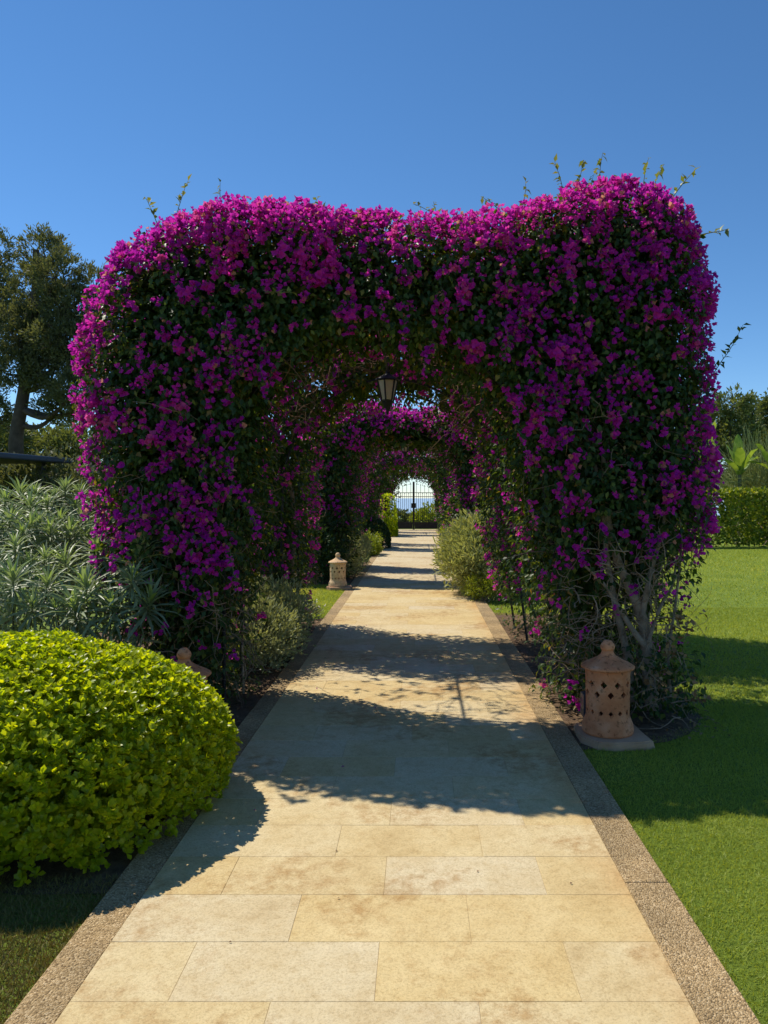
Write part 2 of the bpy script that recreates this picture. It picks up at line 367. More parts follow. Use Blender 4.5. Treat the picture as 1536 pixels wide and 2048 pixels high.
# ------------------------------------------------------------------ ground, sea
def grid_mesh(name, xs, ys, zf):
    X, Y = np.meshgrid(xs, ys); Z = zf(X, Y); V = np.stack([X, Y, Z], -1).reshape(-1, 3)
    idx = np.arange(len(V)).reshape(len(ys), len(xs))
    F = np.stack([idx[:-1, :-1], idx[:-1, 1:], idx[1:, 1:], idx[1:, :-1]], -1).reshape(-1, 4)
    return mesh_np(name, V, F, smooth=True)
def ground_z(X, Y):
    far = smooth(np.maximum(np.abs(X) - 30, 0) / 60, 0, 1)
    return -0.012 - 14.0 * smooth(Y, 58, 75) * (1 - 0 * far)
xs = np.concatenate([np.linspace(-500, -20, 9), np.linspace(-15, 15, 31), np.linspace(20, 500, 9)])
ys = np.concatenate([np.linspace(-60, -5, 5), np.linspace(0, 40, 41), np.linspace(44, 80, 19)])
ground = link('lawn', grid_mesh('lawn', xs, ys, ground_z), None, M['lawn']); tag(ground, 'mown green lawn either side of the stone path', 'lawn', kind='structure')
sea = link('sea', grid_mesh('sea', np.linspace(-6000, 6000, 5), np.linspace(70, 8000, 5), lambda X, Y: X * 0 - 12.0), None, M['water'])
tag(sea, 'blue sea beyond the iron gate', 'sea', kind='structure')

# ------------------------------------------------------------------ path: slabs, pebble edging
PX0, PX1 = -1.03, 0.797
path = empty('path', (0, 0, 0)); tag(path, 'cream sandstone paved path with pebble edging', 'path', kind='structure')
bed = box('mortar_bed', PX0 + 0.003, PX1 - 0.003, -2.0, 35.45, -0.03, 0.0106, M['grout'], path)
rows = []
y = 2.27 - 0.305 * 13; r_i = -13
while y < 35.4:
    rows.append((y, r_i)); y += 0.305; r_i += 1
far_bm = bmesh.new()
shared = {}
for y, i in rows:
    cuts = [-0.74, -0.13, 0.483] if i % 2 == 0 else [-0.436, 0.178]
    if i % 5 == 3: cuts = [c + 0.09 for c in cuts]
    e = [PX0] + cuts + [PX1]
    for a, b in zip(e[:-1], e[1:]):
        dz = random.uniform(-0.0005, 0.0005); g = 0.0007
        if -0.9 < y < 13.0:
            bm = bmesh.new(); w = b - a - 2 * g; h = 0.305 - 2 * g
            key = round(w, 3)
            if key not in shared:
                box_bm(bm, -w / 2, w / 2, -h / 2, h / 2, -0.02, 0.012)
                top = [ed for ed in bm.edges if all(v.co.z > 0 for v in ed.verts)]
                bmesh.ops.bevel(bm, geom=top, offset=0.0009, segments=1, affect='EDGES')
                me = bm_mesh('slab', bm); me.materials.append(M['slab']); shared[key] = me
            else: bm.free()
            o = link('slab', shared[key], path, None, ((a + b) / 2, y + 0.1525, dz))
        else:
            box_bm(far_bm, a + g * 2, b - g * 2, y + g * 2, y + 0.305 - g * 2, -0.02, 0.012 + dz)
fs = link('far_slabs', bm_mesh('far_slabs', far_bm), path, M['slab']); fs['kind'] = 'stuff'
for x0, x1 in ((-1.172, PX0 - 0.002), (PX1 + 0.002, 0.967)):
    y = -1.9
    while y < 35.3:
        ln = 1.22
        o = box('edging_strip', x0 + random.uniform(-0.004, 0.004) * (x0 < 0), x1 + random.uniform(-0.004, 0.004) * (x1 > 0), y, min(y + ln - 0.002, 35.5), -0.04, 0.010 + random.uniform(-0.002, 0.002), M['aggregate'], path, 0.004)
        y += ln

# soil beds with an uneven rim
def bed_sheet(pts, label, seed):
    r = random.Random(seed); bm = bmesh.new(); vs_ = []
    n = len(pts)
    for i in range(n):
        p, q = pts[i], pts[(i + 1) % n]
        L_ = math.hypot(q[0] - p[0], q[1] - p[1]); k = max(1, int(L_ / 0.12))
        for j in range(k):
            t = j / k; vs_.append(bm.verts.new((p[0] + (q[0] - p[0]) * t + r.uniform(-.03, .03), p[1] + (q[1] - p[1]) * t + r.uniform(-.03, .03), 0.0)))
    f = bm.faces.new(vs_); bmesh.ops.triangulate(bm, faces=[f])
    o = link('flower_bed', bm_mesh('flower_bed', bm), None, M['soil']); o.location.z = -0.006
    return tag(o, label, 'flower bed', kind='structure')
for k in range(4):
    y0 = 5.0 + 8.4 * k
    bed_sheet([(0.94, y0 - 0.42), (1.35, y0 - 0.34), (1.65, y0 - 0.18), (1.85, y0 + 0.05), (1.95, y0 + 0.4), (2.05, y0 + 2), (2.1, y0 + 4.9), (0.94, y0 + 5.0)], 'brown soil bed on the lawn side of pergola', 30 + k)
    bed_sheet([(-1.14, y0 - (0.2 if k else 2.1)), (-1.14, y0 + 4.5), (-3.2, y0 + 4.7), (-4.2, y0 + 1.5), (-3.6, y0 - (0.2 if k else 1.9))], 'brown soil bed on the shrub side of pergola', 40 + k)

# ------------------------------------------------------------------ bougainvillea pergolas
OUTER = [(-1.98, -0.3), (-2.10, 0.5), (-2.26, 1.15), (-2.31, 1.8), (-2.31, 2.35), (-2.22, 2.80), (-2.05, 3.13), (-1.75, 3.40), (-1.35, 3.48), (-0.9, 3.47), (-0.5, 3.41),
         (-0.1, 3.36), (0.2, 3.40), (0.6, 3.50), (1.0, 3.59), (1.4, 3.62), (1.70, 3.55), (1.90, 3.32), (2.0, 2.9), (2.03, 2.4), (2.02, 1.6), (1.97, 1.2), (1.92, 0.8), (1.86, 0.4), (1.82, -0.3)]
INNER = [(-1.22, -0.5), (-1.2, 1.0), (-1.2, 1.65), (-1.06, 2.12), (-0.75, 2.44), (-0.3, 2.57), (0.12, 2.54), (0.45, 2.33), (0.66, 1.98), (0.74, 1.4), (0.82, 0.8), (0.96, 0.3), (1.0, -0.5)]
GX = np.arange(-3.0, 2.8, 0.03); GZ = np.arange(-0.5, 4.5, 0.03)

def poly_sdf(poly):
    P = np.array(poly, float); Q = np.roll(P, -1, 0)
    X, Z = np.meshgrid(GX, GZ); pts = np.stack([X, Z], -1).reshape(-1, 1, 2)
    e = (Q - P)[None]; w = pts - P[None]
    t = np.clip((w * e).sum(-1) / (e * e).sum(-1), 0, 1)
    d = np.linalg.norm(w - t[..., None] * e, axis=-1).min(1)
    px, pz = pts[:, 0, 0][:, None], pts[:, 0, 1][:, None]
    c = ((P[None, :, 1] > pz) != (Q[None, :, 1] > pz)) & (px < (Q[None, :, 0] - P[None, :, 0]) * (pz - P[None, :, 1]) / (Q[None, :, 1] - P[None, :, 1] + 1e-12) + P[None, :, 0])
    inside = c.sum(1) % 2 == 1
    return np.where(inside, -d, d).reshape(len(GZ), len(GX))

def lookup(G, x, z):
    fx = np.clip((x - GX[0]) / 0.03, 0, len(GX) - 1.001); fz = np.clip((z - GZ[0]) / 0.03, 0, len(GZ) - 1.001)
    i = fx.astype(int); j = fz.astype(int); u = fx - i; v = fz - j
    return (G[j, i] * (1 - u) + G[j, i + 1] * u) * (1 - v) + (G[j + 1, i] * (1 - u) + G[j + 1, i + 1] * u) * v

class Solid:
    def __init__(s, outer, inner, slabs, seed, amp=0.05, rnd=0.28):
        s.o = poly_sdf(outer); s.i = poly_sdf(inner); s.G = np.maximum(s.o, -s.i); s.slabs = slabs; s.n = Noise(3.2, seed); s.n2 = Noise(9.0, seed + 1); s.amp = amp; s.r = rnd
    def __call__(s, P):
        d2 = lookup(s.G, P[:, 0], P[:, 2]) + s.r; out = None
        for y0, y1 in s.slabs:
            dy = np.abs(P[:, 1] - (y0 + y1) / 2) - (y1 - y0) / 2 + s.r
            d = np.minimum(np.maximum(d2, dy), 0) + np.hypot(np.maximum(d2, 0), np.maximum(dy, 0)) - s.r
            out = d if out is None else np.minimum(out, d)
        return out + s.amp * s.n(P) + s.amp * 0.45 * s.n2(P)
    def grad(s, P, e=0.02):
        d = s(P); g = np.stack([s(P + np.eye(3)[k] * e) - d for k in range(3)], -1) / e
        return d, g
    def sample(s, n):
        y0 = min(a for a, b in s.slabs); y1 = max(b for a, b in s.slabs); keep = []; tot = 0
        while tot < n:
            P = np.stack([rng.uniform(-2.75, 2.4, n * 3), rng.uniform(y0 - .25, y1 + .25, n * 3), rng.uniform(0.03, 4.1, n * 3)], -1)
            P = P[np.abs(s(P)) < 0.12]; keep.append(P); tot += len(P)
        P = np.concatenate(keep)[:n]
        for _ in range(4):
            d, g = s.grad(P); P = P - np.clip(d, -.1, .1)[:, None] * norm(g)
        d, g = s.grad(P)
        return P, norm(g)

FN1 = Noise(2.5, 501)
def flowers_np(P, Nn, size, per=(3, 6), spread=0.05, T=BRACT):
    """bract clusters at P: returns V,F,rnd"""
    k = rng.integers(per[0], per[1] + 1, len(P)); idx = np.repeat(np.arange(len(P)), k); n = len(idx)
    C = P[idx] + rdir(n) * spread * rng.uniform(0.3, 1, (n, 1)); Ax = norm(Nn[idx] + rdir(n) * 0.8 + np.array([0, 0, 0.1]))
    u = norm(np.cross(Ax, rdir(n))); v = np.cross(Ax, u); csz = rng.uniform(0.75, 1.25, len(P))[idx]; hue = np.clip(0.5 + 0.22 * FN1(P)[idx] + rng.normal(size=len(P))[idx] * 0.2 + rng.normal(size=n) * 0.14, 0, 1)
    pale = rng.random(n) < 0.05; hue = np.where(pale, rng.random(n) * 0.05, 0.07 + 0.93 * hue)
    sets = []; ph = rng.uniform(0, 6.28, n)
    for b in range(3):
        th = ph + b * 2.094
        out = u * np.cos(th)[:, None] + v * np.sin(th)[:, None]
        open_ = rng.uniform(0.45, 1.15, n)[:, None]
        D = Ax * np.cos(open_) + out * np.sin(open_); Nb = Ax * np.sin(open_) - out * np.cos(open_)
        L_ = size * csz * rng.uniform(0.8, 1.2, n)
        V, F = cards(T, C, D, Nb, L_, L_ * 0.82); sets.append((V, F, rnd_faces(n, T, hue)))
    return join(sets)

def cluster_mesh(name, nfl, size, spread):
    V, F, A = flowers_np(np.zeros((1, 3)), np.array([[0, 0, 1.0]]), size, (nfl, nfl), spread)
    me = mesh_np(name, V, F, A); me.materials.append(M['bract']); return me
CLUST = [cluster_mesh('flower_cluster', n, 0.030, 0.036) for n in (5, 6, 7, 8, 10)]

def leaves_np(P, Nn, size, T=LEAF, droop=0.7, vals=None):
    n = len(P)
    D = norm(Nn * 0.55 + rdir(n) * 0.8 + np.array([0, 0, -droop])); Nf = norm(Nn * 0.8 + np.array([0, 0, 0.5]) + rdir(n) * 0.5)
    L_ = size * rng.uniform(0.65, 1.25, n)
    V, F = cards(T, P, D, Nf, L_, L_ * rng.uniform(0.5, 0.66, n)); return V, F, rnd_faces(n, T, vals)

def shoot(parent, p0, d, length, seed, m_leaf, leaf=0.045):
    """a thin arching shoot with alternate leaves"""
    r = np.random.default_rng(seed); k = 9
    d = np.array(tuple(d), float); d /= np.linalg.norm(d)
    P = np.zeros((1, k, 3)); P[0, 0] = tuple(p0)
    for i in range(1, k):
        d = d + r.normal(size=3) * 0.09; d /= np.linalg.norm(d); P[0, i] = P[0, i - 1] + d * length / (k - 1)
    V, F = tubes(P, np.linspace(0.0045, 0.0015, k)[None], 4)
    st = link('shoot', mesh_np('shoot', V, F), parent, M['stem'])
    m = max(10, int(length / 0.022)); t = np.linspace(0.12, 1, m) * (k - 1); i = np.minimum(t.astype(int), k - 2); f = (t - i)[:, None]
    C = P[0][i] * (1 - f) + P[0][i + 1] * f
    D = norm(rdir(m) + np.array([0, 0, 0.25])); V, F = cards(LEAF, C, D, rdir(m) * 0.5 + np.array([0, 0, 1.0]), leaf * r.uniform(0.6, 1.2, m), leaf * 0.5)
    link('shoot_leaves', mesh_np('shoot_leaves', V, F, rnd_faces(m, LEAF)), st, m_leaf)['kind'] = 'stuff'

def zscale(poly, s, dx=0.0): return [(x + dx, z * s) for x, z in poly]

def pergola(name, y0, label, detail, seed, zs=1.0, dx=0.0, mirror=False, ylen=(1.05, 1.5, 1.55), rnd=0.28, iz=1.0):
    """two thick vine arches at y0, joined by a thin twiggy roof"""
    root = empty(name, (0, 0, 0))
    tag(root, label, 'pergola', 'bougainvillea pergolas over the path')
    outer = zscale(OUTER, zs, dx); inner = [(x + dx, z * iz) for x, z in INNER]
    if mirror: outer = [(-x - 0.3, z) for x, z in outer][::-1]
    ya, yb, yc = y0 + ylen[0], y0 + ylen[0] + ylen[1], y0 + sum(ylen)
    front = Solid(outer, inner, [(y0, ya)], seed, rnd=rnd); back = Solid(outer, inner, [(yb, yc)], seed + 5, rnd=rnd)
    clump = Noise(5.0, seed + 9); clump2 = Noise(12.0, seed + 10); hole = Noise(4.2, seed + 12)
    lsets, fsets = [], []
    # --- thin roof between the arches: the shell of the outer profile between ya and yb
    roof = Solid(outer, [(x, z + (0.55 if z > 1.9 else 0)) if True else 0 for x, z in inner], [(ya - 0.15, yb + 0.15)], seed + 20, 0.05, 0.1)
    cand = []
    for sol, n, tag_ in ((front, int(32000 * detail), 'f'), (back, int(17000 * detail), 'b'), (roof, int(4200 * detail), 'r')):
        P, Nn = sol.sample(n)
        # foliage density: thin near the foot of the columns, open at places
        inn = lookup(sol.i, P[:, 0], P[:, 2])
        underside = smooth(-inn, -0.30, -0.05) * (np.abs(Nn[:, 1]) < 0.75)
        dens = 0.25 + 0.75 * smooth(P[:, 2], 0.25, 1.35 if tag_ == 'f' else 0.9)
        right_foot = (P[:, 0] > 1.05) & (P[:, 2] < 1.5)
        dens = np.where(right_foot, dens * (0.35 + 0.65 * smooth(P[:, 2], 0.85, 1.6)), dens)
        dens = dens * np.clip(1.0 + 1.4 * np.minimum(hole(P) + 0.75, 0) * smooth(-P[:, 2], -2.3, -1.2), 0.05, 1)
        if detail > .9 and tag_ == 'f': dens = np.where((P[:, 0] > 1.12) & (P[:, 0] < 1.72) & (P[:, 2] > .25) & (P[:, 2] < 1.35) & (Nn[:, 1] < .2), dens * .3, dens)
        if tag_ == 'r':
            top_only = (Nn[:, 2] > 0.1) | (P[:, 2] > 2.2)
            low = P[:, 2] < 2.0
            dens = np.where(low, 0.05 * smooth(P[:, 2], 0.4, 2.2), 0.36 + 0.34 * (clump(P) > 0.1)) * 0.85
            dens = np.where((P[:, 0] < -1.0) & (P[:, 2] < 2.9), dens * .35, dens)
            dens = np.where((P[:, 0] > 0.25) & (P[:, 2] > 2.0), 1.0, dens)
            dens = np.where(P[:, 0] > 0.6, np.maximum(dens, 1.0 * smooth(P[:, 2], 0.1, 0.9)), dens)
        dens = dens * (1 - 0.7 * underside * (P[:, 2] > 2.0))
        k = rng.random(n) < dens; P, Nn, inn, underside = P[k], Nn[k], inn[k], underside[k]
        for depth, sz in ((0.0, 0.050), (0.09, 0.055), (0.2, 0.066), (0.32, 0.082), (0.46, 0.095)):
            if tag_ == 'r' and depth > 0.1: continue
            if detail < 0.5 and depth > 0.15: continue
            j = P - Nn * (depth + rng.uniform(-0.05, 0.06, len(P)))[:, None] + rdir(len(P)) * 0.03
            NN = Nn; near = detail > .9 and depth < .15 and tag_ == 'f'
            if depth > .15: kk = rng.random(len(j)) < .68; j, NN = j[kk], Nn[kk]; sz *= 1.12
            lsets.append(leaves_np(j, NN, sz * (1.0 if detail > 0.9 else 1.25 / math.sqrt(max(detail, .25)) * 0.8), LEAF if near else DIAM))
        # flowers: thick on the sunny top and flanks, in loose bunches elsewhere
        up = smooth(Nn[:, 2], 0.05, 0.75) * (P[:, 2] > 2.6); leftlit = smooth(-Nn[:, 0], 0.1, 0.8) * smooth(P[:, 2], 0.9, 1.6) * (inn > 0.35)
        rightf = smooth(Nn[:, 0], 0.25, 0.9) * (inn > 0.35) * smooth(P[:, 2], 1.0, 1.6)
        bunch = smooth(0.7 * clump(P) + 0.9 * clump2(P), 0.1, 0.9)
        hi = smooth(P[:, 2] / zs, 2.75, 3.35)
        rs = smooth(P[:, 0], 0.7, 1.7) * smooth(P[:, 2], 1.9, 2.6)
        fd = 0.17 + 0.95 * bunch * (0.35 + 0.65 * smooth(P[:, 2], 0.3, 1.3)) + 0.75 * hi * (0.55 + 0.45 * bunch) + 0.8 * up + 0.55 * leftlit * (0.5 + 0.5 * bunch) + 0.35 * rightf + 0.22 * rs * (0.3 + bunch)
        edge = smooth(-np.abs(inn - 0.12), -0.16, -0.02) * (tag_ == 'b') * (Nn[:, 1] < 0.3)
        fd = fd + 0.42 * edge
        fd = fd * (1 - (0.85 if tag_ != 'b' else 0.6) * underside) * (0.33 if tag_ != 'r' else 0.5)
        kf = rng.random(len(P)) < fd
        FP = P[kf] + Nn[kf] * rng.uniform(-0.01, 0.07, (kf.sum(), 1)); cand.append((FP, Nn[kf], tag_))
    FPs = []
    for FP, FN, t in cand:
        if detail > 0.9 and t == 'f':
            vis = np.where((FN[:, 1] < 0.1))[0]; pick = rng.choice(vis, min(300, len(vis)), replace=False)
            mask = np.ones(len(FP), bool); mask[pick] = False
            for i in pick:
                o = link('flower_cluster', CLUST[rng.integers(len(CLUST))], root)
                q = Vector(FN[i]).to_track_quat('Z', 'Y')
                o.matrix_local = Matrix.Translation(Vector(FP[i] + FN[i] * 0.02)) @ q.to_matrix().to_4x4() @ Matrix.Rotation(random.uniform(0, 6.28), 4, 'Z') @ Matrix.Scale(random.uniform(0.85, 1.3), 4)
            FP, FN = FP[mask], FN[mask]
        s = 0.0285 if detail > 0.9 else 0.042
        fr = (FN[:, 1] < .25) if (detail > .9 and t == 'f') else np.zeros(len(FP), bool)
        for sel_, T_ in ((fr, BRACT), (~fr, DIAM)):
            if sel_.any(): fsets.append(flowers_np(FP[sel_], FN[sel_], s, (3, 6) if detail > 0.9 else (2, 3), 0.045 if detail > 0.9 else 0.07, T_))
    V, F, A = join(lsets); o = link('leaf_mass', mesh_np('leaf_mass', V, F, A), root, M['vine_leaf']); o['kind'] = 'stuff'
    V, F, A = join(fsets); o = link('flower_mass', mesh_np('flower_mass', V, F, A), root, M['bract']); o['kind'] = 'stuff'
    # --- iron hoops that carry the vine
    for yy in (y0 + 0.35, ya - 0.15, yb + 0.15, yc - 0.3):
        hp = [(-1.40 + dx, yy, 0), (-1.40 + dx, yy, 1.4), (-1.34 + dx, yy, 1.9), (-1.05 + dx, yy, 2.42), (-0.3 + dx, yy, 2.72), (0.45 + dx, yy, 2.45), (0.8 + dx, yy, 1.95), (0.93 + dx, yy, 1.4), (1.12 + dx, yy, 0)]
        tube_obj('hoop', hp, 0.014, 0.014, M['iron'], root, 40 if detail > .9 else 24, 6)
    for (xx, zz) in ((-1.05 + dx, 2.44), (-0.3 + dx, 2.74), (0.45 + dx, 2.47)):
        tube_obj('purlin', [(xx, y0 + .3, zz), (xx, (y0 + yc) / 2, zz), (xx, yc - .25, zz)], 0.012, 0.012, M['iron'], root, 6, 6)
    # --- woody stems up the columns and over the arch
    stems = []
    for side, x0 in ((-1, -1.62), (1, 1.45)):
        for j in range(5 if detail > .9 else 3):
            ys_ = random.choice((y0 + 0.5, y0 + 0.8, yb + 0.6, ya - 0.3)); bx = x0 + dx + random.uniform(-.2, .25)
            ctr = -0.25 + dx
            pts = [(bx, ys_, -0.02), (bx + random.uniform(-.12, .12), ys_ + random.uniform(-.1, .1), 0.7), (bx + random.uniform(-.2, .2), ys_ + random.uniform(-.2, .2), 1.5),
                   (ctr + side * random.uniform(1.15, 1.45), ys_ + random.uniform(-.25, .25), 2.25), (ctr + side * random.uniform(.5, .9), ys_ + random.uniform(-.3, .3), random.uniform(2.72, 2.95)), (ctr - side * random.uniform(0, .5), ys_ + random.uniform(-.3, .4), random.uniform(2.8, 3.0))]
            tube_obj('trunk', pts, random.uniform(.022, .038), 0.008, M['bark'], root, 18, 7)
    # --- twigs: under the roof and through the columns
    nt_ = int(900 * min(detail, 1))
    S = np.stack([rng.uniform(-1.2, 0.8, nt_) + dx, rng.uniform(y0 + .1, yc, nt_), np.zeros(nt_)], -1)
    ax_ = (S[:, 0] + 0.25 - dx) / 1.05
    S[:, 2] = 2.62 - 0.62 * np.abs(ax_) ** 2.6 + rng.uniform(0.0, 0.28, nt_); S[:, 2] *= 0.5 + 0.5 * iz
    D = np.stack([rng.normal(size=nt_), rng.normal(size=nt_) * 0.45, rng.normal(size=nt_) * 0.25 - 0.15 * np.sign(S[:, 0] + .25) * 0], -1)
    P = walk(S, D, 6, rng.uniform(0.05, 0.12, nt_), 0.28); bad = ((np.abs(P[..., 0] + 0.3 - dx) < 0.42) & (P[..., 2] < 2.72)).any(1); P = P[~bad]; nt_ = len(P)
    V, F = tubes(P, np.linspace(1, 0.45, 6)[None] * rng.uniform(0.0025, 0.006, (nt_, 1)), 3)
    tw = link('roof_twigs', mesh_np('roof_twigs', V, F), root, M['brown_twig']); tw['kind'] = 'stuff'
    nc = int(700 * min(detail, 1))
    sgn = rng.random(nc) < 0.5
    S = np.stack([np.where(sgn, rng.uniform(-1.9, -1.25, nc), rng.uniform(0.95, 1.65, nc)) + dx, np.where(rng.random(nc) < .6, rng.uniform(y0 + .02, y0 + .5, nc), rng.uniform(y0, yc, nc)), rng.uniform(0.3, 2.1, nc)], -1)
    P = walk(S, rdir(nc) + np.array([0, -0.2, 0.25]), 6, rng.uniform(0.04, 0.10, nc), 0.35)
    V, F = tubes(P, np.linspace(1, 0.4, 6)[None] * rng.uniform(0.002, 0.005, (nc, 1)), 3)
    tw = link('column_twigs', mesh_np('column_twigs', V, F), root, M['twig']); tw['kind'] = 'stuff'
    return root, front

P1, P1S = pergola('bougainvillea_pergola', 5.2, 'big magenta bougainvillea pergola with bare grey trunks beside the terracotta lantern on the lawn side', 1.0, 100)
P2, _ = pergola('bougainvillea_pergola', 13.7, 'second bougainvillea pergola, its sunlit top framed by the first big arch', 0.5, 200, zs=0.90, ylen=(1.05, 1.4, 1.0), rnd=0.42)
P3, _ = pergola('bougainvillea_pergola', 22.1, 'third bougainvillea pergola, between the second arch and the one before the gate', 0.3, 300, zs=0.88, ylen=(1.0, 1.3, 1.0), rnd=0.4, iz=0.93)
P4, _ = pergola('bougainvillea_pergola', 30.3, 'last bougainvillea pergola, framing the black iron gate', 0.3, 400, zs=0.86, ylen=(1.0, 1.3, 1.0), rnd=0.4, iz=0.90)

# loose drooping sprays that break the clipped face
for i in range(34):
    x = random.choice((random.uniform(-2.2, -1.3), random.uniform(-1.3, .8), random.uniform(.8, 1.95), random.uniform(.6, .9), random.uniform(-1.3, -1.1)))
    z = random.uniform(1.0, 3.2) if (x < -1.1 or x > .6) else random.uniform(2.5, 3.2)
    st = np.array([x, 5.22, z]); d = np.array([random.uniform(-.4, .4), -1.0, random.uniform(-.2, .5)])
    pts = [st]
    for k in range(5):
        d = d + np.array([0, .22, -.42]); d /= np.linalg.norm(d); pts.append(pts[-1] + d * random.uniform(.05, .085))
    sp = tube_obj('spray', pts, .0035, .0018, M['stem'], P1, 8, 4)
    C = spline(pts, 9)[3:]; V, F, A = flowers_np(C, np.tile(d, (len(C), 1)) + rdir(len(C)), .029, (2, 4), .03)
    link('spray_flowers', mesh_np('spray_flowers', V, F, A), sp, M['bract'])['kind'] = 'stuff'
    C = spline(pts, 12); link('spray_leaves', mesh_np('spray_leaves', *leaves_np(C, rdir(len(C)) + np.array([0, -1., 0]), .05)), sp, M['vine_leaf'])['kind'] = 'stuff'
# big bare trunks at the right foot of the first pergola, with a tangle of dead grey twigs
def px_trunk(pts, d, r0, r1, parent=P1, m='bark'):
    return tube_obj('trunk', [at(x, y, d + i * 0.04) for i, (x, y) in enumerate(pts)], r0, r1, M[m], parent, 16, 9)
px_trunk([(1303, 1420), (1296, 1330), (1285, 1240), (1262, 1180), (1232, 1110), (1212, 1010), (1206, 900)], 5.25, 0.050, 0.016)
px_trunk([(1265, 1400), (1252, 1300), (1232, 1215), (1216, 1130), (1208, 1040), (1190, 930)], 5.3, 0.030, 0.014)
px_trunk([(1290, 1292), (1262, 1255), (1235, 1210), (1205, 1165), (1165, 1128)], 5.2, 0.022, 0.008)
px_trunk([(1297, 1280), (1320, 1215), (1345, 1170), (1352, 1120)], 5.25, 0.016, 0.006)
px_trunk([(1284, 1235), (1300, 1150), (1325, 1060), (1340, 960)], 5.3, 0.022, 0.010)
px_trunk([(1340, 1400), (1338, 1300), (1352, 1200), (1362, 1100)], 5.3, 0.014, 0.008)
px_trunk([(1270, 1190), (1280, 1110), (1290, 1010), (1285, 940)], 5.5, 0.018, 0.010)
n = 260
S = np.stack([rng.uniform(0.98, 1.80, n), rng.uniform(4.98, 5.5, n), rng.uniform(0.06, 1.15, n)], -1)
Pw = walk(S, rdir(n) + np.array([-0.2, -0.35, 0.15]), 8, rng.uniform(0.03, 0.07, n), 0.36)
Pw[..., 2] = np.maximum(Pw[..., 2], 0.01); Pw = Pw[(Pw[..., 0].max(1) < 2.0) & (Pw[..., 1].min(1) > 4.85)]; n = len(Pw)
V, F = tubes(Pw, np.linspace(1, 0.35, 8)[None] * rng.uniform(0.0022, 0.0052, (n, 1)), 4)
tw = link('dead_twigs', mesh_np('dead_twigs', V, F), P1, M['twig']); tw['kind'] = 'stuff'
# trunks at the left foot
px_trunk([(388, 1345), (404, 1280), (425, 1210), (410, 1130), (395, 1030)], 5.7, 0.030, 0.014)
px_trunk([(415, 1360), (418, 1290), (445, 1240), (470, 1180), (478, 1080)], 5.8, 0.020, 0.008)
px_trunk([(350, 1350), (352, 1260), (372, 1200), (368, 1100)], 5.8, 0.022, 0.010)
n = 200
S = np.stack([rng.uniform(-1.95, -1.2, n), rng.uniform(5.3, 5.9, n), rng.uniform(0.1, 0.9, n)], -1)
Pw = walk(S, rdir(n) + np.array([0.1, -0.3, 0.1]), 7, rng.uniform(0.03, 0.06, n), 0.36); Pw[..., 2] = np.maximum(Pw[..., 2], 0.01)
V, F = tubes(Pw, np.linspace(1, 0.35, 7)[None] * rng.uniform(0.002, 0.004, (n, 1)), 4)
tw = link('dead_twigs', mesh_np('dead_twigs', V, F), P1, M['twig']); tw['kind'] = 'stuff'
# limbs over the opening
for pts, d, r in (([(1090, 960), (1045, 850), (985, 770), (905, 690), (800, 665)], 5.75, .020), ([(1035, 820), (960, 740), (860, 690), (720, 678), (600, 700)], 6.0, .014),
                  ([(560, 800), (640, 720), (740, 690), (840, 700)], 6.2, .014)):
    px_trunk(pts, d, r, r * 0.5, m='brown_twig')
# dry tan blossoms and dead leaves on the lower right
n = 130
c = np.array([tuple(at(x, y, 5.0)) for x, y in ((1325, 1350), (1395, 1365), (1345, 1300), (1390, 1240), (1350, 1240), (1300, 1365), (1380, 1390))])
P = c[rng.integers(len(c), size=n)] + rng.normal(size=(n, 3)) * np.array([.05, .07, .045])
V, F = cards(LEAF, P, rdir(n) + np.array([0, -.3, -.4]), rdir(n), rng.uniform(.025, .05, n), .03)
o = link('dry_flowers', mesh_np('dry_flowers', V, F, rnd_faces(n, LEAF)), P1, M['dry_leaf']); o['kind'] = 'stuff'
n = 1700
P = np.stack([rng.uniform(1.1, 1.88, n), rng.uniform(5.05, 5.75, n), rng.uniform(0.05, 0.55, n) ** 1.2], -1); P = P[(P[:, 0] > 1.5) | (rng.random(n) < .5)]; n = len(P)
l = leaves_np(P, rdir(n) + np.array([0, -.8, .3]), 0.05); o = link('low_leaves', mesh_np('low_leaves', *l), P1, M['vine_leaf']); o['kind'] = 'stuff'
# shoots that stick out of the clipped outline
for i, (x, y, d, dx_, dz_, ln) in enumerate(((350, 430, 6.0, .1, 1, .24), (330, 432, 5.9, -.5, .9, .15), (440, 408, 6.1, .05, 1, .14), (605, 415, 6.2, .2, 1, .12), (940, 415, 6.0, -1, .55, .26), (880, 425, 6.1, .1, 1, .10),
         (1130, 372, 5.9, -.1, 1, .17), (1145, 372, 6.0, .3, 1, .17), (1165, 376, 5.9, .1, 1, .15), (1195, 360, 6.0, .25, 1, .18), (1280, 362, 5.9, .2, 1, .15), (1300, 365, 6.0, .1, 1, .14), (1330, 378, 5.9, .45, 1, .22),
         (1010, 392, 6.1, -.3, 1, .10), (1040, 388, 6.0, .2, 1, .10), (1425, 765, 5.5, .75, .95, .44), (530, 585, 5.1, .8, -.1, .12), (1400, 470, 5.5, 1, .3, .12))):
    shoot(P1, at(x, y + (45 if i < 15 else 0), d) if i != 15 else at(x - 25, y + 25, d), (dx_, 0.05 if i != 16 else -.6, dz_), ln * 1.25 + (.16 if i < 15 else .08), 900 + i, M['young_leaf'] if i != 15 else M['vine_leaf'], 0.062)

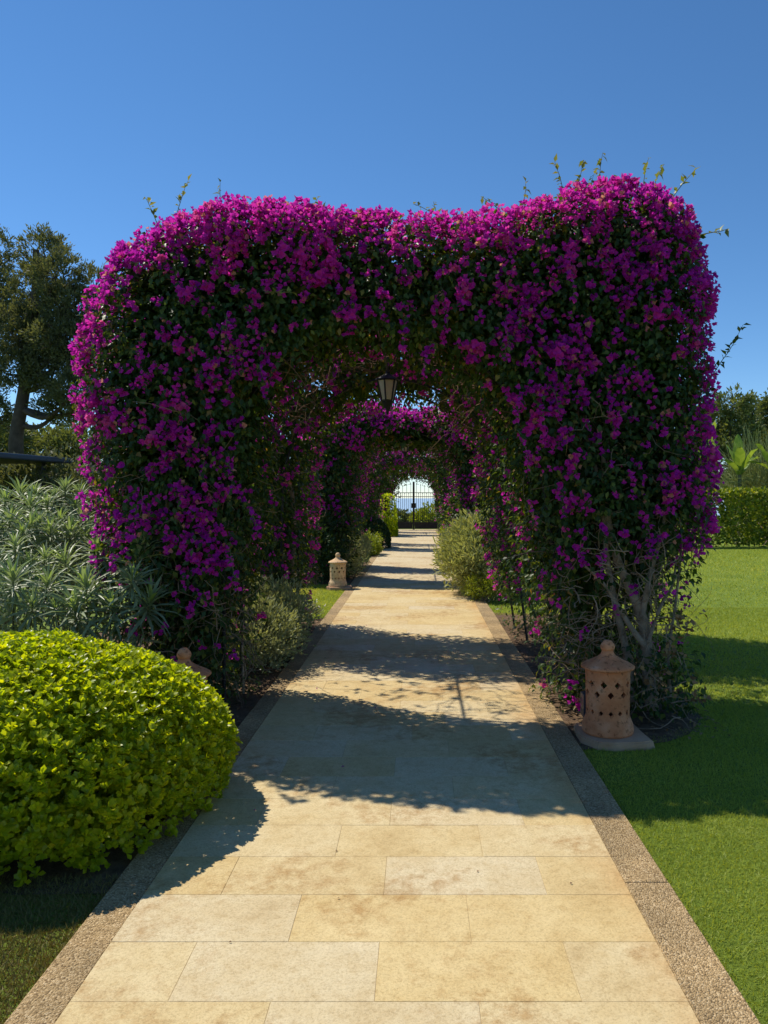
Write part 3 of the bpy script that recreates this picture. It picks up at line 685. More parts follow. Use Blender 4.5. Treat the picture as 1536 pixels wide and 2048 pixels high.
# ------------------------------------------------------------------ terracotta lanterns
def diamonds_cut(body, rows_):
    bm = bmesh.new()
    for z, cnt, off, hw, hh in rows_:
        for k in range(cnt):
            a = 2 * math.pi * (k + off) / cnt; ca, sa = math.cos(a), math.sin(a)
            vs_ = []
            for rad in (0.09, 0.22):
                for (t, zz) in ((hw, 0), (0, hh), (-hw, 0), (0, -hh)):
                    vs_.append(bm.verts.new((rad * ca - t * sa, rad * sa + t * ca, z + zz)))
            A, B = vs_[:4], vs_[4:]
            bm.faces.new(A); bm.faces.new(B[::-1])
            for i in range(4): bm.faces.new((A[i], B[i], B[(i + 1) % 4], A[(i + 1) % 4]))
    bmesh.ops.recalc_face_normals(bm, faces=bm.faces)
    cut = link('cutter', bm_mesh('cutter', bm))
    md = body.modifiers.new('holes', 'BOOLEAN'); md.operation = 'DIFFERENCE'; md.object = cut; md.solver = 'EXACT'
    dg = bpy.context.evaluated_depsgraph_get(); me = bpy.data.meshes.new_from_object(body.evaluated_get(dg))
    body.modifiers.clear(); body.data = me
    bpy.data.objects.remove(cut, do_unlink=True)
    for p in me.polygons: p.use_smooth = False
    bm = bmesh.new(); bm.from_mesh(me)
    for f in bm.faces: f.smooth = True
    for e in bm.edges:
        if len(e.link_faces) == 2 and e.calc_face_angle(0) > 0.5: e.smooth = False
    bm.to_mesh(me); bm.free()

def make_lantern():
    root = empty('terracotta_lantern')
    prof = [(0.168, 0.0), (0.174, 0.012), (0.173, 0.03), (0.169, 0.06), (0.160, 0.082), (0.152, 0.10), (0.147, 0.115), (0.146, 0.15), (0.147, 0.22), (0.149, 0.30), (0.150, 0.38), (0.152, 0.418), (0.148, 0.430),
            (0.130, 0.430), (0.128, 0.40), (0.127, 0.2), (0.126, 0.10), (0.126, 0.0)]
    prof = prof + [prof[0]]
    seg = 64; bm = bmesh.new(); rings = []
    for r_, z in prof[:-1]:
        rings.append([bm.verts.new((r_ * math.cos(2 * math.pi * i / seg), r_ * math.sin(2 * math.pi * i / seg), z)) for i in range(seg)])
    for q in range(len(rings)):
        a, b = rings[q], rings[(q + 1) % len(rings)]
        for i in range(seg): bm.faces.new((a[i], a[(i + 1) % seg], b[(i + 1) % seg], b[i]))
    bmesh.ops.recalc_face_normals(bm, faces=bm.faces)
    body = link('body', bm_mesh('body', bm, True), root, M['terracotta'])
    diamonds_cut(body, [(0.345, 10, 0.28, 0.023, 0.025), (0.278, 10, 0.78, 0.022, 0.024), (0.155, 14, 0.5, 0.0155, 0.018)])
    lid = lathe('lid', [(0.0, 0.428), (0.14, 0.428), (0.176, 0.437), (0.181, 0.444), (0.179, 0.452), (0.165, 0.462), (0.135, 0.477), (0.10, 0.494), (0.070, 0.511), (0.048, 0.528), (0.040, 0.545), (0.0395, 0.555)], M['terracotta'], root, 56)
    lathe('knob', [(0.039, 0.553), (0.042, 0.560), (0.047, 0.568), (0.0485, 0.580), (0.046, 0.593), (0.040, 0.603), (0.034, 0.609), (0.030, 0.617), (0.018, 0.624), (0.0, 0.626)], M['terracotta'], root, 40)
    return root
lan = make_lantern()
lan_spots = [((1.18, 4.80, 0.040), 0.35, 0.91, 'terracotta lantern with round knob in shade at the bare trunks'),
             ((-1.42, 4.66, 0.030), 1.1, 0.89, 'terracotta lantern half hidden behind the clipped bright green mound'),
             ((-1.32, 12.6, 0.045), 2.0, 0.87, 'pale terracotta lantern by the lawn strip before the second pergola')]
plinth_lab = ['worn flat stone slab under the lantern at the bare trunks', 'flat stone slab behind the clipped green mound', 'flat stone slab at the end of the lawn strip']
for i, (loc, rz, sc, lab) in enumerate(lan_spots):
    o = lan if i == 0 else copy_tree(lan)
    o.location = loc; o.rotation_euler.z = rz; o.scale = (sc,) * 3
    tag(o, lab, 'lantern', 'terracotta garden lanterns')
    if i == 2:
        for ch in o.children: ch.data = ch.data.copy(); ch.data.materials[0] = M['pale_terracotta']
    bm = bmesh.new(); r = random.Random(60 + i); ring = []
    outline = [(x * .9, y * .9) for x, y in [(-.205, -.10), (-.12, -.235), (0.0, -.25), (.20, -.235), (.262, -.20), (.25, 0.0), (.24, .2), (.0, .23), (-.19, .22), (-.21, .05)]]
    lo = [bm.verts.new((x + r.uniform(-.01, .01), y + r.uniform(-.01, .01), -0.012)) for x, y in outline]
    hi = [bm.verts.new((x * .99 + r.uniform(-.006, .006), y * .99 + r.uniform(-.006, .006), loc[2] - 0.001 + r.uniform(-.004, 0))) for x, y in outline]
    ct = bm.verts.new((0, 0, loc[2]))
    for k in range(len(lo)):
        k2 = (k + 1) % len(lo); bm.faces.new((lo[k], lo[k2], hi[k2], hi[k])); bm.faces.new((hi[k], hi[k2], ct))
    bmesh.ops.bevel(bm, geom=[e for e in bm.edges if e.verts[0] in hi and e.verts[1] in hi], offset=0.008, segments=2, affect='EDGES')
    o = link('stone_slab', bm_mesh('stone_slab', bm), None, M['plinth'], (loc[0], loc[1], 0.0)); tag(o, plinth_lab[i], 'stone slab')

# small black light box next to the right lantern
gl = empty('garden_light', (1.118, 5.10, 0)); tag(gl, 'small black box-shaped garden light behind terracotta lantern', 'garden light')
box('housing', -.036, .036, -.05, .05, 0.05, 0.205, M['navy_metal'], gl, 0.008); box('spike', -.012, .012, -.012, .012, -0.03, 0.051, M['iron'], gl)

# ------------------------------------------------------------------ hanging lanterns
def make_hanging():
    root = empty('hanging_lantern')
    lathe('cap', [(0.0, 0.30), (0.015, 0.30), (0.02, 0.27), (0.06, 0.245), (0.125, 0.215), (0.128, 0.205), (0.0, 0.205)], M['iron'], root, 6, False)
    lathe('base_cup', [(0.0, -0.14), (0.012, -0.135), (0.016, -0.10), (0.035, -0.06), (0.062, -0.005), (0.064, 0.0), (0.0, 0.0)], M['iron'], root, 6, False)
    for k in range(6):
        a0, a1 = math.pi / 3 * k, math.pi / 3 * (k + 1)
        q = [Vector((0.056 * math.cos(a), 0.056 * math.sin(a), 0.002)) for a in (a0, a1)] + [Vector((0.098 * math.cos(a), 0.098 * math.sin(a), 0.204)) for a in (a1, a0)]
        c = sum(q, Vector()) / 4; nrm = Vector((c.x, c.y, -0.02)).normalized(); bm = bmesh.new()
        q = [c + (p - c) * 0.93 for p in q]
        A = [bm.verts.new(p) for p in q]; B = [bm.verts.new(p - nrm * 0.004) for p in q]
        bm.faces.new(A); bm.faces.new(B[::-1])
        for i in range(4): bm.faces.new((A[i], B[i], B[(i + 1) % 4], A[(i + 1) % 4]))
        link('pane', bm_mesh('pane', bm), root, M['frosted'])
        tube_obj('glazing_bar', [(0.060 * math.cos(a0), 0.060 * math.sin(a0), 0), (0.081 * math.cos(a0), 0.081 * math.sin(a0), 0.103), (0.102 * math.cos(a0), 0.102 * math.sin(a0), 0.206)], 0.009, 0.009, M['iron'], root, 3, 5)
    tube_obj('hanging_rod', [(0, 0, 0.29), (0, 0, 0.40), (0, 0, 0.54)], 0.007, 0.007, M['iron'], root, 3, 6)
    return root
hl = make_hanging()
for i, (x, y, z, lab) in enumerate(((-0.305, 7.6, 2.31, 'black hanging lantern with frosted panes in the first big arch'), (-0.27, 15.4, 2.27, 'small black hanging lantern inside the second arch'),
                                    (-0.25, 23.8, 2.25, 'tiny black hanging lantern inside the third arch'), (-0.26, 31.6, 2.2, 'tiny black hanging lantern over the gate post in the last arch'))):
    o = hl if i == 0 else copy_tree(hl)
    o.location = (x, y, z + 0.14); o.rotation_euler.z = 0.26; tag(o, lab, 'hanging lantern', 'hanging lanterns in the arches')

# ------------------------------------------------------------------ clipped bright green mound
def mound(name, c, a, b, h, nexp, n_ros, leaf, m, label, cat, per=7, layers=2, parts=0, T=OBOV, group=None, amp=0.03, seed=1, zc=0.0, core=True):
    root = empty(name, (c[0], c[1], 0)); tag(root, label, cat, group)
    noise = Noise(4.0, seed); noise2 = Noise(11.0, seed + 3)
    def shell(n):
        d = rdir(n * 2); d[:, 2] = np.abs(d[:, 2]) * 1.0; d = d[:n]
        q = np.abs(d / np.array([a, b, h])); pl = 2.4
        r_ = ((q[:, 0] ** pl + q[:, 1] ** pl) ** (nexp / pl) + q[:, 2] ** nexp) ** (-1 / nexp)
        P = d * r_[:, None]; g = np.sign(P) * np.abs(P / np.array([a, b, h])) ** (nexp - 1) / np.array([a, b, h])
        return P, norm(g)
    P, Nn = shell(n_ros)
    # undercut foot
    foot = smooth(-P[:, 2], -0.30, -0.02); P[:, :2] *= (1 - 0.07 * foot)[:, None]
    P = P + Nn * (amp * noise(P) + amp * 0.6 * noise2(P))[:, None]
    P[:, 2] = np.maximum(P[:, 2] + zc, 0.03)
    k = rng.random(len(P)) < (0.35 + 0.65 * smooth(P[:, 2], 0.02, 0.14)); P, Nn = P[k], Nn[k]
    def rosettes(C, A, per, leaf, T=T):
        n = len(C); idx = np.repeat(np.arange(n), per); nn = len(idx)
        Ax = A[idx]; u = norm(np.cross(Ax, rdir(nn)))
        el = rng.uniform(0.25, 1.25, nn)[:, None]
        D = Ax * np.sin(el) + u * np.cos(el); Nf = Ax * np.cos(el) - u * np.sin(el)
        L_ = leaf * rng.uniform(0.7, 1.2, nn)
        V, F = cards(T, C[idx], D, Nf, L_, L_ * 0.55)
        val = np.clip(rng.random(n)[idx] * 0.6 + rng.random(nn) * 0.4, 0, 1)
        return V, F, rnd_faces(nn, T, val)
    sets = []
    Ax = norm(Nn * 0.7 + np.array([0, 0, 0.6]) + rdir(len(P)) * 0.35)
    sel = np.zeros(len(P), bool)
    if parts:
        front = np.where((P[:, 1] < b * 0.6))[0]; sel[rng.choice(front, min(parts, len(front)), replace=False)] = True
        protos = []
        for q in range(4):
            me = mesh_np('leaf_rosette', *rosettes(np.zeros((1, 3)), np.array([[0, 0, 1.0]]), per + 1, leaf * 1.1)); me.materials.append(m); protos.append(me)
        for i in np.where(sel)[0]:
            o = link('leaf_rosette', protos[i % 4], root)
            o.matrix_local = Matrix.Translation(Vector(P[i] + Nn[i] * 0.012)) @ Vector(Ax[i]).to_track_quat('Z', 'Y').to_matrix().to_4x4() @ Matrix.Rotation(random.uniform(0, 6.28), 4, 'Z')
    for ly in range(layers):
        if ly: sel = sel | (rng.random(len(P)) < .4)
        Q = P[~sel] - Nn[~sel] * ((0, .06, .16, .30)[ly] + rng.uniform(-.015, .02, (~sel).sum()))[:, None] + rdir((~sel).sum()) * 0.012
        sets.append(rosettes(Q, Ax[~sel], per, leaf * (1 + .5 * max(ly - 1, 0)), T if ly == 0 else DIAM))
    V, F, A = join(sets); o = link('leaf_mass', mesh_np('leaf_mass', V, F, A), root, m); o['kind'] = 'stuff'
    ns = 60; S = np.stack([rng.uniform(-a * .45, a * .45, ns), rng.uniform(-b * .45, b * .45, ns), np.full(ns, -0.01)], -1)
    Pw = walk(S, S * np.array([.7, .7, 0]) + np.array([0, 0, .8 * h]), 6, rng.uniform(0.07, 0.12, ns) * min(h, 1.0), 0.12)
    V, F = tubes(Pw, np.linspace(1, .4, 6)[None] * rng.uniform(.004, .010, (ns, 1)), 4)
    o = link('stems', mesh_np('stems', V, F), root, M['bark']); o['kind'] = 'stuff'
    return root
mound('clipped_mound', (-2.15, 3.68), 1.24, 0.89, 0.82, 2.5, 10000, 0.035, M['hedge_leaf'], 'large clipped mound of glossy bright green leaves beside the path', 'hedge', per=7, layers=4, parts=300, seed=21)

# ------------------------------------------------------------------ shrubs
def blob_leaves(blobs, n, L0, L1, wr, T=DIAM, clumps=40, tight=0.13, upd=0.3, inner=0.55, out_dir=0.7):
    r3 = np.array([b[3] * b[4] + b[3] * b[5] + b[4] * b[5] for b in blobs]); pr = r3 / r3.sum(); sets = []
    for b, p in zip(blobs, pr):
        nb = max(20, int(n * p)); c = np.array(b[:3]); rr = np.array(b[3:6])
        d = rdir(clumps); rad = rng.uniform(inner, 1.0, (clumps, 1)); cc = d * rad
        i = rng.integers(clumps, size=nb); q = cc[i] + rng.normal(size=(nb, 3)) * tight
        P = c + q * rr; N0 = norm(q + 1e-6)
        D = norm(N0 * out_dir + rdir(nb) * 0.8 + np.array([0, 0, upd])); L_ = rng.uniform(L0, L1, nb)
        V, F = cards(T, P, D, rdir(nb) + N0 * .5 + np.array([0, 0, .4]), L_, L_ * wr)
        val = np.clip(rng.random(clumps)[i] * .6 + rng.random(nb) * .4, 0, 1); sets.append((V, F, rnd_faces(nb, T, val)))
    V, F, A = join(sets); k = (V[:, 2].reshape(-1, len(T[0])).min(1) > 0.0)
    nf = len(T[1]); kf = np.repeat(k, nf)
    return V, F[kf], A[kf]

def shrub(name, base, blobs, n, L0, L1, wr, m, label, cat='shrub', T=DIAM, group=None, clumps=40, tight=0.16, stems=12, **kw):
    """blobs relative to base: (x, y, z, rx, ry, rz)"""
    root = empty(name, base); tag(root, label, cat, group)
    V, F, A = blob_leaves(blobs, n, L0, L1, wr, T, clumps, tight, **kw)
    o = link('foliage', mesh_np('foliage', V, F, A), root, m); o['kind'] = 'stuff'
    h = max(b[2] for b in blobs); polys = []
    for k in range(stems):
        b = random.choice(blobs); t = np.array(b[:3]) + rng.normal(size=3) * np.array(b[3:6]) * .35; t[2] = max(t[2], 0.08)
        s = np.array([rng.normal() * .06, rng.normal() * .06, -0.02]); polys.append(spline([s, (s + t) / 2 + rng.normal(size=3) * .04, t], 7))
    V, F = tubes(np.array(polys), np.linspace(1, .4, 7)[None] * np.full((stems, 1), 0.008 + 0.006 * h), 5)
    o = link('stems', mesh_np('stems', V, F), root, M['bark']); o['kind'] = 'stuff'
    return root

# echium: silvery rosettes of long narrow leaves
def rosette_mesh(nl, L0, seed):
    r = np.random.default_rng(seed); t = np.linspace(0, 1, nl)
    az = np.arange(nl) * 2.39996 + r.normal(size=nl) * .15; el = R(82) - t[::-1] ** 0.8 * 0 - (1 - t) * 0
    el = R(80) - t * R(105) + r.normal(size=nl) * .10
    Ln = L0 * (0.45 + 0.65 * np.sin(np.clip(t * 1.05 + 0.12, 0, 1) * math.pi * 0.75)) * r.uniform(.85, 1.15, nl)
    out = np.stack([np.cos(az), np.sin(az), az * 0], -1); up = np.array([0, 0, 1.0])
    D = out * np.cos(el)[:, None] + up * np.sin(el)[:, None]; Nf = -out * np.sin(el)[:, None] + up * np.cos(el)[:, None]
    P = -up * (t * 0.10)[:, None] + out * 0.006
    # bend: leaf template curved downward
    tv = np.array([(0, -.3, 0), (0, .3, 0), (.3, -.5, .03), (.3, .5, .03), (.3, 0, .0), (.65, -.42, -.02), (.65, .42, -.02), (.65, 0, -.045), (1, 0, -.20)])
    tf = np.array([(0, 2, 4), (0, 4, 1), (1, 4, 3), (2, 5, 7), (2, 7, 4), (4, 7, 6), (4, 6, 3), (5, 8, 7), (7, 8, 6)])
    V, F = cards((tv, tf), P, D, Nf, Ln, 0.019 * r.uniform(.8, 1.2, nl))
    me = mesh_np('leaf_rosette', V, F, np.repeat(np.clip((1 - t) * .9 + r.normal(size=nl) * .12, 0, 1), len(tf))); me.materials.append(M['echium_leaf'])
    return me
ROS = [rosette_mesh(n_, l_, 70 + i) for i, (n_, l_) in enumerate(((38, .20), (44, .19), (34, .22), (40, .17)))]

def echium(base, spots, label, seed, sc=1.0):
    root = empty('echium_shrub', base); tag(root, label, 'shrub', 'silvery echium shrubs behind the green mound')
    b = Vector(base); polys = []
    for i, p in enumerate(spots):
        o = link('leaf_rosette', ROS[random.randrange(4)], root)
        rel = p - b; lean = Vector((rel.x * .35 + random.uniform(-.2, .2), rel.y * .35 - .25 + random.uniform(-.2, .2), 1.0))
        o.matrix_local = Matrix.Translation(rel) @ lean.to_track_quat('Z', 'Y').to_matrix().to_4x4() @ Matrix.Rotation(random.uniform(0, 6.28), 4, 'Z') @ Matrix.Scale(random.uniform(.65, 1.15) * sc, 4)
        s = np.array([rel.x * .2, rel.y * .2, 0.0]); polys.append(spline([s, (s * .4 + np.array(rel) * .6) - np.array([0, 0, .12]), np.array(rel)], 7))
    V, F = tubes(np.array(polys), np.linspace(1, .6, 7)[None] * np.full((len(polys), 1), .009), 5)
    o = link('stems', mesh_np('stems', V, F), root, M['stem']); o['kind'] = 'stuff'
    # older hanging leaves under the rosettes
    n = len(spots) * 40; i = rng.integers(len(spots), size=n); C = np.array([tuple(p - b) for p in spots])
    f = rng.uniform(.45, .93, n)[:, None]; P = C[i] * np.concatenate([f, f, f], 1) + rng.normal(size=(n, 3)) * .05; P[:, 2] = np.maximum(P[:, 2], .05)
    V, F = cards(STRAP, P, rdir(n) + np.array([0, -.2, -.3]), rdir(n) + np.array([0, 0, 1.0]), rng.uniform(.10, .2, n), .02)
    o = link('lower_leaves', mesh_np('lower_leaves', V, F, rnd_faces(n, STRAP) * .6), root, M['echium_leaf']); o['kind'] = 'stuff'
    return root
e_spots1 = [at(x, y, d) for x, y, d in ((172, 1168, 5.25), (266, 1155, 5.15), (275, 1108, 5.3), (195, 1098, 5.5), (225, 1210, 5.2), (130, 1120, 5.6), (215, 1130, 5.55), (150, 1215, 5.2), (300, 1200, 5.2))]
echium((-2.35, 5.55, 0), e_spots1, 'silvery echium with starry rosettes against the foot of bougainvillea', 1, 1.25)
e_spots2 = [at(x, y, d) for x, y, d in ((26, 1155, 5.2), (30, 1088, 5.5), (95, 1165, 5.3), (90, 1115, 5.6), (65, 1210, 5.15), (-10, 1120, 5.4), (-15, 1190, 5.1), (110, 1218, 5.2), (60, 1130, 5.5), (-40, 1080, 5.6))]
echium((-3.0, 5.7, 0), e_spots2, 'silvery echium with drooping rosettes behind the clipped green mound', 2)
e_spots3 = [at(x, y, d) for x, y, d in ((130, 975, 6.6), (95, 1005, 6.4), (150, 1010, 6.5), (60, 1010, 6.3), (165, 1040, 6.3), (120, 1040, 6.2), (100, 1060, 6.0), (160, 985, 6.7), (110, 990, 6.6), (140, 1065, 6.1), (175, 1075, 6.2), (80, 1045, 6.1))]
echium((-3.0, 6.6, 0), e_spots3, 'tallest sunlit echium touching the flank of the bougainvillea', 3)
e_spots4 = [at(x, y, d) for x, y, d in ((10, 1000, 6.4), (40, 985, 6.6), (-20, 1010, 6.2), (20, 1040, 6.1), (60, 1050, 6.0), (-10, 1060, 6.0), (-60, 1020, 6.2), (45, 1065, 5.9), (70, 985, 6.8), (-40, 990, 6.6))]
echium((-3.7, 6.5, 0), e_spots4, 'sunlit grey-green echium in front of the dark navy shelter', 4)

# fine leaved sage along the path inside the first pergola
shrub('sage_bush', (-1.46, 6.95, 0), [(.02, -.25, .28, .40, .45, .32), (.06, .35, .34, .40, .50, .36), (-.22, .1, .44, .40, .5, .34), (-.5, -.1, .38, .38, .45, .38)], 30000, .028, .055, .38, M['sage_leaf'], 'grey-green fine-leaved sage bush spilling onto the path in the big arch', clumps=260, tight=.09, stems=20, upd=.8)
shrub('sage_bush', (-1.78, 8.6, 0), [(0, 0, .45, .38, .45, .42), (-.5, 0, .5, .4, .4, .45), (-.2, -.5, .5, .35, .35, .4)], 9000, .03, .06, .4, M['lime_leaf'], 'sunlit yellow-green shrub behind the sage bush', clumps=120, tight=.11, upd=.6)
of = empty('orange_flowers', (-2.08, 8.35, 0)); tag(of, 'small orange flower head above the sage bush', 'flower')
n = 60; P = rng.normal(size=(n, 3)) * np.array([.05, .05, .035]) + np.array([0, 0, .86]); V, F = cards(DIAM, P, rdir(n) + np.array([0, 0, .6]), rdir(n), .05, .02)
link('petals', mesh_np('petals', V, F, rnd_faces(n, DIAM)), of, M['orange_petal'])['kind'] = 'stuff'
tube_obj('stem', [(0, 0, -.01), (.02, 0, .4), (0, 0, .86)], .006, .004, M['stem'], of, 6, 5)
shrub('white_daisy', (-1.38, 9.55, 0), [(0, 0, .07, .17, .22, .09)], 700, .02, .05, .4, M['sage_leaf'], 'low white-flowering clump at the corner of the lawn strip', 'plant', clumps=40, stems=5)
n = 50; P = np.stack([rng.normal(size=n) * .1, rng.normal(size=n) * .13, rng.uniform(.12, .2, n)], -1); V, F = cards(DIAM, P, rdir(n) + np.array([0, 0, .3]), rdir(n), .03, .02)
link('petals', mesh_np('petals', V, F, rnd_faces(n, DIAM)), [o for o in col.objects if o.name.startswith('white_daisy')][0], M['white_petal'])['kind'] = 'stuff'

# pale oleander-like bush on the right beyond the first pergola
shrub('oleander_bush', (0.98, 12.0, 0), [(-.12, -.2, .45, .50, .7, .45), (-.02, .1, .82, .52, .7, .42), (-.15, .2, .62, .50, .7, .45), (.45, .2, .75, .5, .6, .5)], 24000, .07, .14, .20, M['pale_leaf'], 'pale sunlit narrow-leaved bush leaning over the path after the big arch', clumps=150, tight=.12, stems=18, upd=.5)
shrub('yellow_shrub', (0.92, 11.15, 0), [(0, 0, .20, .28, .35, .20), (.3, -.1, .25, .3, .3, .2)], 4500, .025, .05, .35, M['lime_leaf'], 'low yellowish shrub at the foot of the pale bush', clumps=90, tight=.13, upd=.5)
# background of the second bay, left
shrub('sage_bush', (-1.42, 14.6, 0), [(0, 0, .32, .38, .6, .38), (.05, .9, .35, .36, .6, .38), (.05, 1.8, .4, .36, .6, .4)], 9000, .04, .08, .3, M['sage_leaf'], 'blue-grey sage bush right behind the pale lantern', clumps=160, tight=.11, upd=.6)
shrub('broad_shrub', (-1.75, 13.3, 0), [(0, 0, .5, .45, .4, .5), (-.5, .2, .8, .5, .5, .6), (-.1, .2, .95, .35, .35, .35)], 7000, .05, .10, .4, M['dark_leaf'], 'dark leafy shrub at the foot of the second pergola behind the lantern', clumps=90, tight=.14)
shrub('lime_shrub', (-1.18, 19.6, 0), [(0, 0, .22, .26, .4, .22), (-.1, .5, .28, .28, .4, .26)], 3000, .05, .09, .5, M['lime_leaf'], 'lime green low shrub at the path edge beyond the second arch', clumps=60)
mound('clipped_ball', (-1.25, 22.6), .42, .95, .80, 2.4, 2600, .06, M['dark_leaf'], 'dark clipped ball bush at the path edge under the third arch', 'hedge', per=5, layers=1, seed=33)
mound('column_hedge', (-1.15, 29.2), .32, .5, 1.55, 4.0, 2600, .07, M['hedge_leaf'], 'narrow upright hedge with a lit green top near the gate', 'hedge', per=5, layers=1, seed=34)
shrub('lime_shrub', (1.05, 27.5, 0), [(0, 0, .25, .25, .5, .26)], 1500, .06, .10, .5, M['lime_leaf'], 'small lime shrub on the lawn side close to the gate', clumps=40)
mound('clipped_ball', (1.30, 21.0), .38, .8, .80, 2.4, 1800, .06, M['dark_leaf'], 'dark clipped bush behind the pale sunlit bush', 'hedge', per=5, layers=1, seed=35)

# ------------------------------------------------------------------ iron gate
gate = empty('iron_gate', (-0.22, 35.0, 0)); tag(gate, 'black iron double gate with spiked bars at the end of the path', 'gate')
box('centre_stile', -.045, .045, -.03, .03, 0.02, 2.20, M['iron'], gate); box('lock_box', -.11, .11, -.04, .04, 1.0, 1.22, M['iron'], gate, .01)
for s in (-1, 1):
    box('gate_post', s * 1.16 - .05, s * 1.16 + .05, -.05, .05, 0, 2.35, M['iron'], gate)
    box('kick_panel', min(s * .05, s * 1.10), max(s * .05, s * 1.10), -.012, .012, .05, .36, M['iron'], gate)
    for z in (.40, 1.50, 1.68):
        box('rail', min(s * .046, s * 1.109), max(s * .046, s * 1.109), -.014, .014, z, z + .028, M['iron'], gate)
    for k in range(11):
        x = s * (.13 + .093 * k); t = (1 - abs(x) / 1.16); top = 1.62 if k % 2 else 1.80 + .28 * t
        box('bar', x - .009, x + .009, -.009, .009, .37, top, M['iron'], gate)
        lathe('spike', [(0.0, top - .002), (.02, top + .02), (.016, top + .04), (0.0, top + .10)], M['iron'], gate, 6, False, (x, 0, 0))
    for k in range(4):
        a = np.linspace(0, 5.2, 14); rr = .11 - .013 * a
        c = (s * (.22 + .24 * k), 2.12 - .07 * k)
        tube_obj('scroll', [(c[0] + rr[i] * math.cos(a[i]) * s, 0, c[1] + rr[i] * math.sin(a[i])) for i in range(14)], .010, .008, M['iron'], gate, 26, 5)
tube_obj('overthrow', [(-1.16, 0, 1.95), (-.6, 0, 2.2), (0, 0, 2.32), (.6, 0, 2.2), (1.16, 0, 1.95)], .014, .014, M['iron'], gate, 20, 6)
# trees beyond the gate
shrub('far_shrub', (0.9, 41, -.2), [(0, 0, .7, 1.0, .8, .7), (.9, .5, .9, 1.0, .8, .8), (-.6, .3, .55, .7, .7, .5)], 5000, .10, .2, .5, M['lime_leaf'], 'sunlit green bush beyond the gate, on the lawn side', clumps=70)
shrub('far_shrub', (-1.2, 43, -.3), [(0, 0, .5, .9, .8, .5), (-1.3, .5, .4, 1.0, .8, .5), (.8, 0, .4, .6, .6, .4)], 4500, .10, .2, .5, M['far_leaf'], 'low darker bush beyond the gate, lower than its neighbour', clumps=70)

# ------------------------------------------------------------------ navy shelter, far left
sh = empty('garden_shelter', (-8.9, 15.5, 0)); tag(sh, 'dark navy flat-roofed metal shelter below the pine trees', 'shelter')
sh.rotation_euler.z = R(-8)
box('roof', -3.0, 1.0, -1.0, 1.7, 2.24, 2.36, M['navy_metal'], sh, .03); box('fascia', -3.03, 1.03, -1.06, -1.0, 2.20, 2.34, M['navy_metal'], sh, .01)
for x, y in ((.45, -.6), (.45, 1.4), (-2.6, -.6), (-2.6, 1.4)): box('post', x - .07, x + .07, y - .07, y + .07, 0, 2.24, M['navy_metal'], sh)

# ------------------------------------------------------------------ trees
def tree(name, base, trunk_pts, r0, blobs, n, L0, L1, wr, m, label, clumps=60, tight=.13, cat='tree', bark='pine_bark', group=None, T=DIAM, limbs=True, **kw):
    root = empty(name, base); tag(root, label, cat, group)
    tube_obj('trunk', trunk_pts, r0, r0 * .35, M[bark], root, 16, 10)
    V, F, A = blob_leaves(blobs, n, L0, L1, wr, T, clumps, tight, **kw)
    o = link('crown', mesh_np('crown', V, F, A), root, m); o['kind'] = 'stuff'
    tp = spline(trunk_pts, 16)
    if limbs:
        for b in blobs:
            c = np.array(b[:3]); i = int(np.clip(np.argmin(np.abs(tp[:, 2] - (c[2] - b[5] * .9))), 2, 14)); s = tp[i]
            lb = tube_obj('limb', [s, (s + c) / 2 + np.array([0, 0, -.25 * np.linalg.norm((c - s)[:2])]), c], r0 * .42, r0 * .12, M[bark], root, 9, 6)
        k = len(blobs) * 10; bi = rng.integers(len(blobs), size=k); C = np.array([b[:3] for b in blobs])[bi]; RR = np.array([b[3:6] for b in blobs])[bi]
        Pw = walk(C - RR * np.array([0, 0, .3]), rdir(k), 7, RR.mean(1) * .17, .25)
        V, F = tubes(Pw, np.linspace(1, .3, 7)[None] * np.full((k, 1), r0 * .10), 4); o = link('branches', mesh_np('branches', V, F), root, M[bark]); o['kind'] = 'stuff'
    return root
def rel(lst, d, base, depth=1.0):
    out = []
    for x, y, rx, rz in lst:
        p = at(x, y, d); s = d / 1539; out.append((p.x - base[0], p.y - base[1] + random.uniform(-1, 1), p.z - base[2], rx * s, rx * s * depth, rz * s))
    return out
bA = (at(45, 0, 23).x, 23, 0)
tA = [tuple(at(x, y, 23) - Vector(bA)) for x, y in ((38, 1100), (35, 960), (32, 880), (45, 800), (60, 700), (70, 600), (72, 500))]
tree('pine_tree', bA, [(t[0], 0, t[2]) for t in tA], .26, rel([(72, 500, 50, 55), (125, 560, 55, 55), (35, 570, 50, 60), (150, 620, 55, 50), (85, 640, 75, 70), (20, 660, 55, 60), (160, 700, 55, 55), (105, 740, 70, 55), (40, 740, 45, 45), (170, 790, 55, 45), (120, 815, 55, 32), (185, 570, 40, 45), (215, 640, 50, 60), (230, 750, 60, 60), (60, 680, 60, 60), (140, 680, 60, 50)], 23, bA), 52000, .08, .16, .32, M['pine_leaf'], 'tall pine tree with forked trunk behind the navy shelter', clumps=170, tight=.075, upd=.5)
bB = (at(-45, 0, 25).x, 25, 0)
tB = [tuple(at(x, y, 25) - Vector(bB)) for x, y in ((-60, 1080), (-58, 900), (-40, 740), (-20, 560))]
tree('pine_tree', bB, [(t[0], 0, t[2]) for t in tB], .24, rel([(2, 510, 32, 55), (8, 580, 40, 50), (-30, 600, 60, 60), (0, 700, 50, 60), (-40, 780, 70, 60), (10, 620, 40, 50), (5, 830, 40, 40), (-80, 660, 70, 90)], 25, bB), 24000, .08, .16, .32, M['pine_leaf'], 'pine tree cut off by its neighbour beside the forked pine', clumps=170, tight=.075, upd=.5)
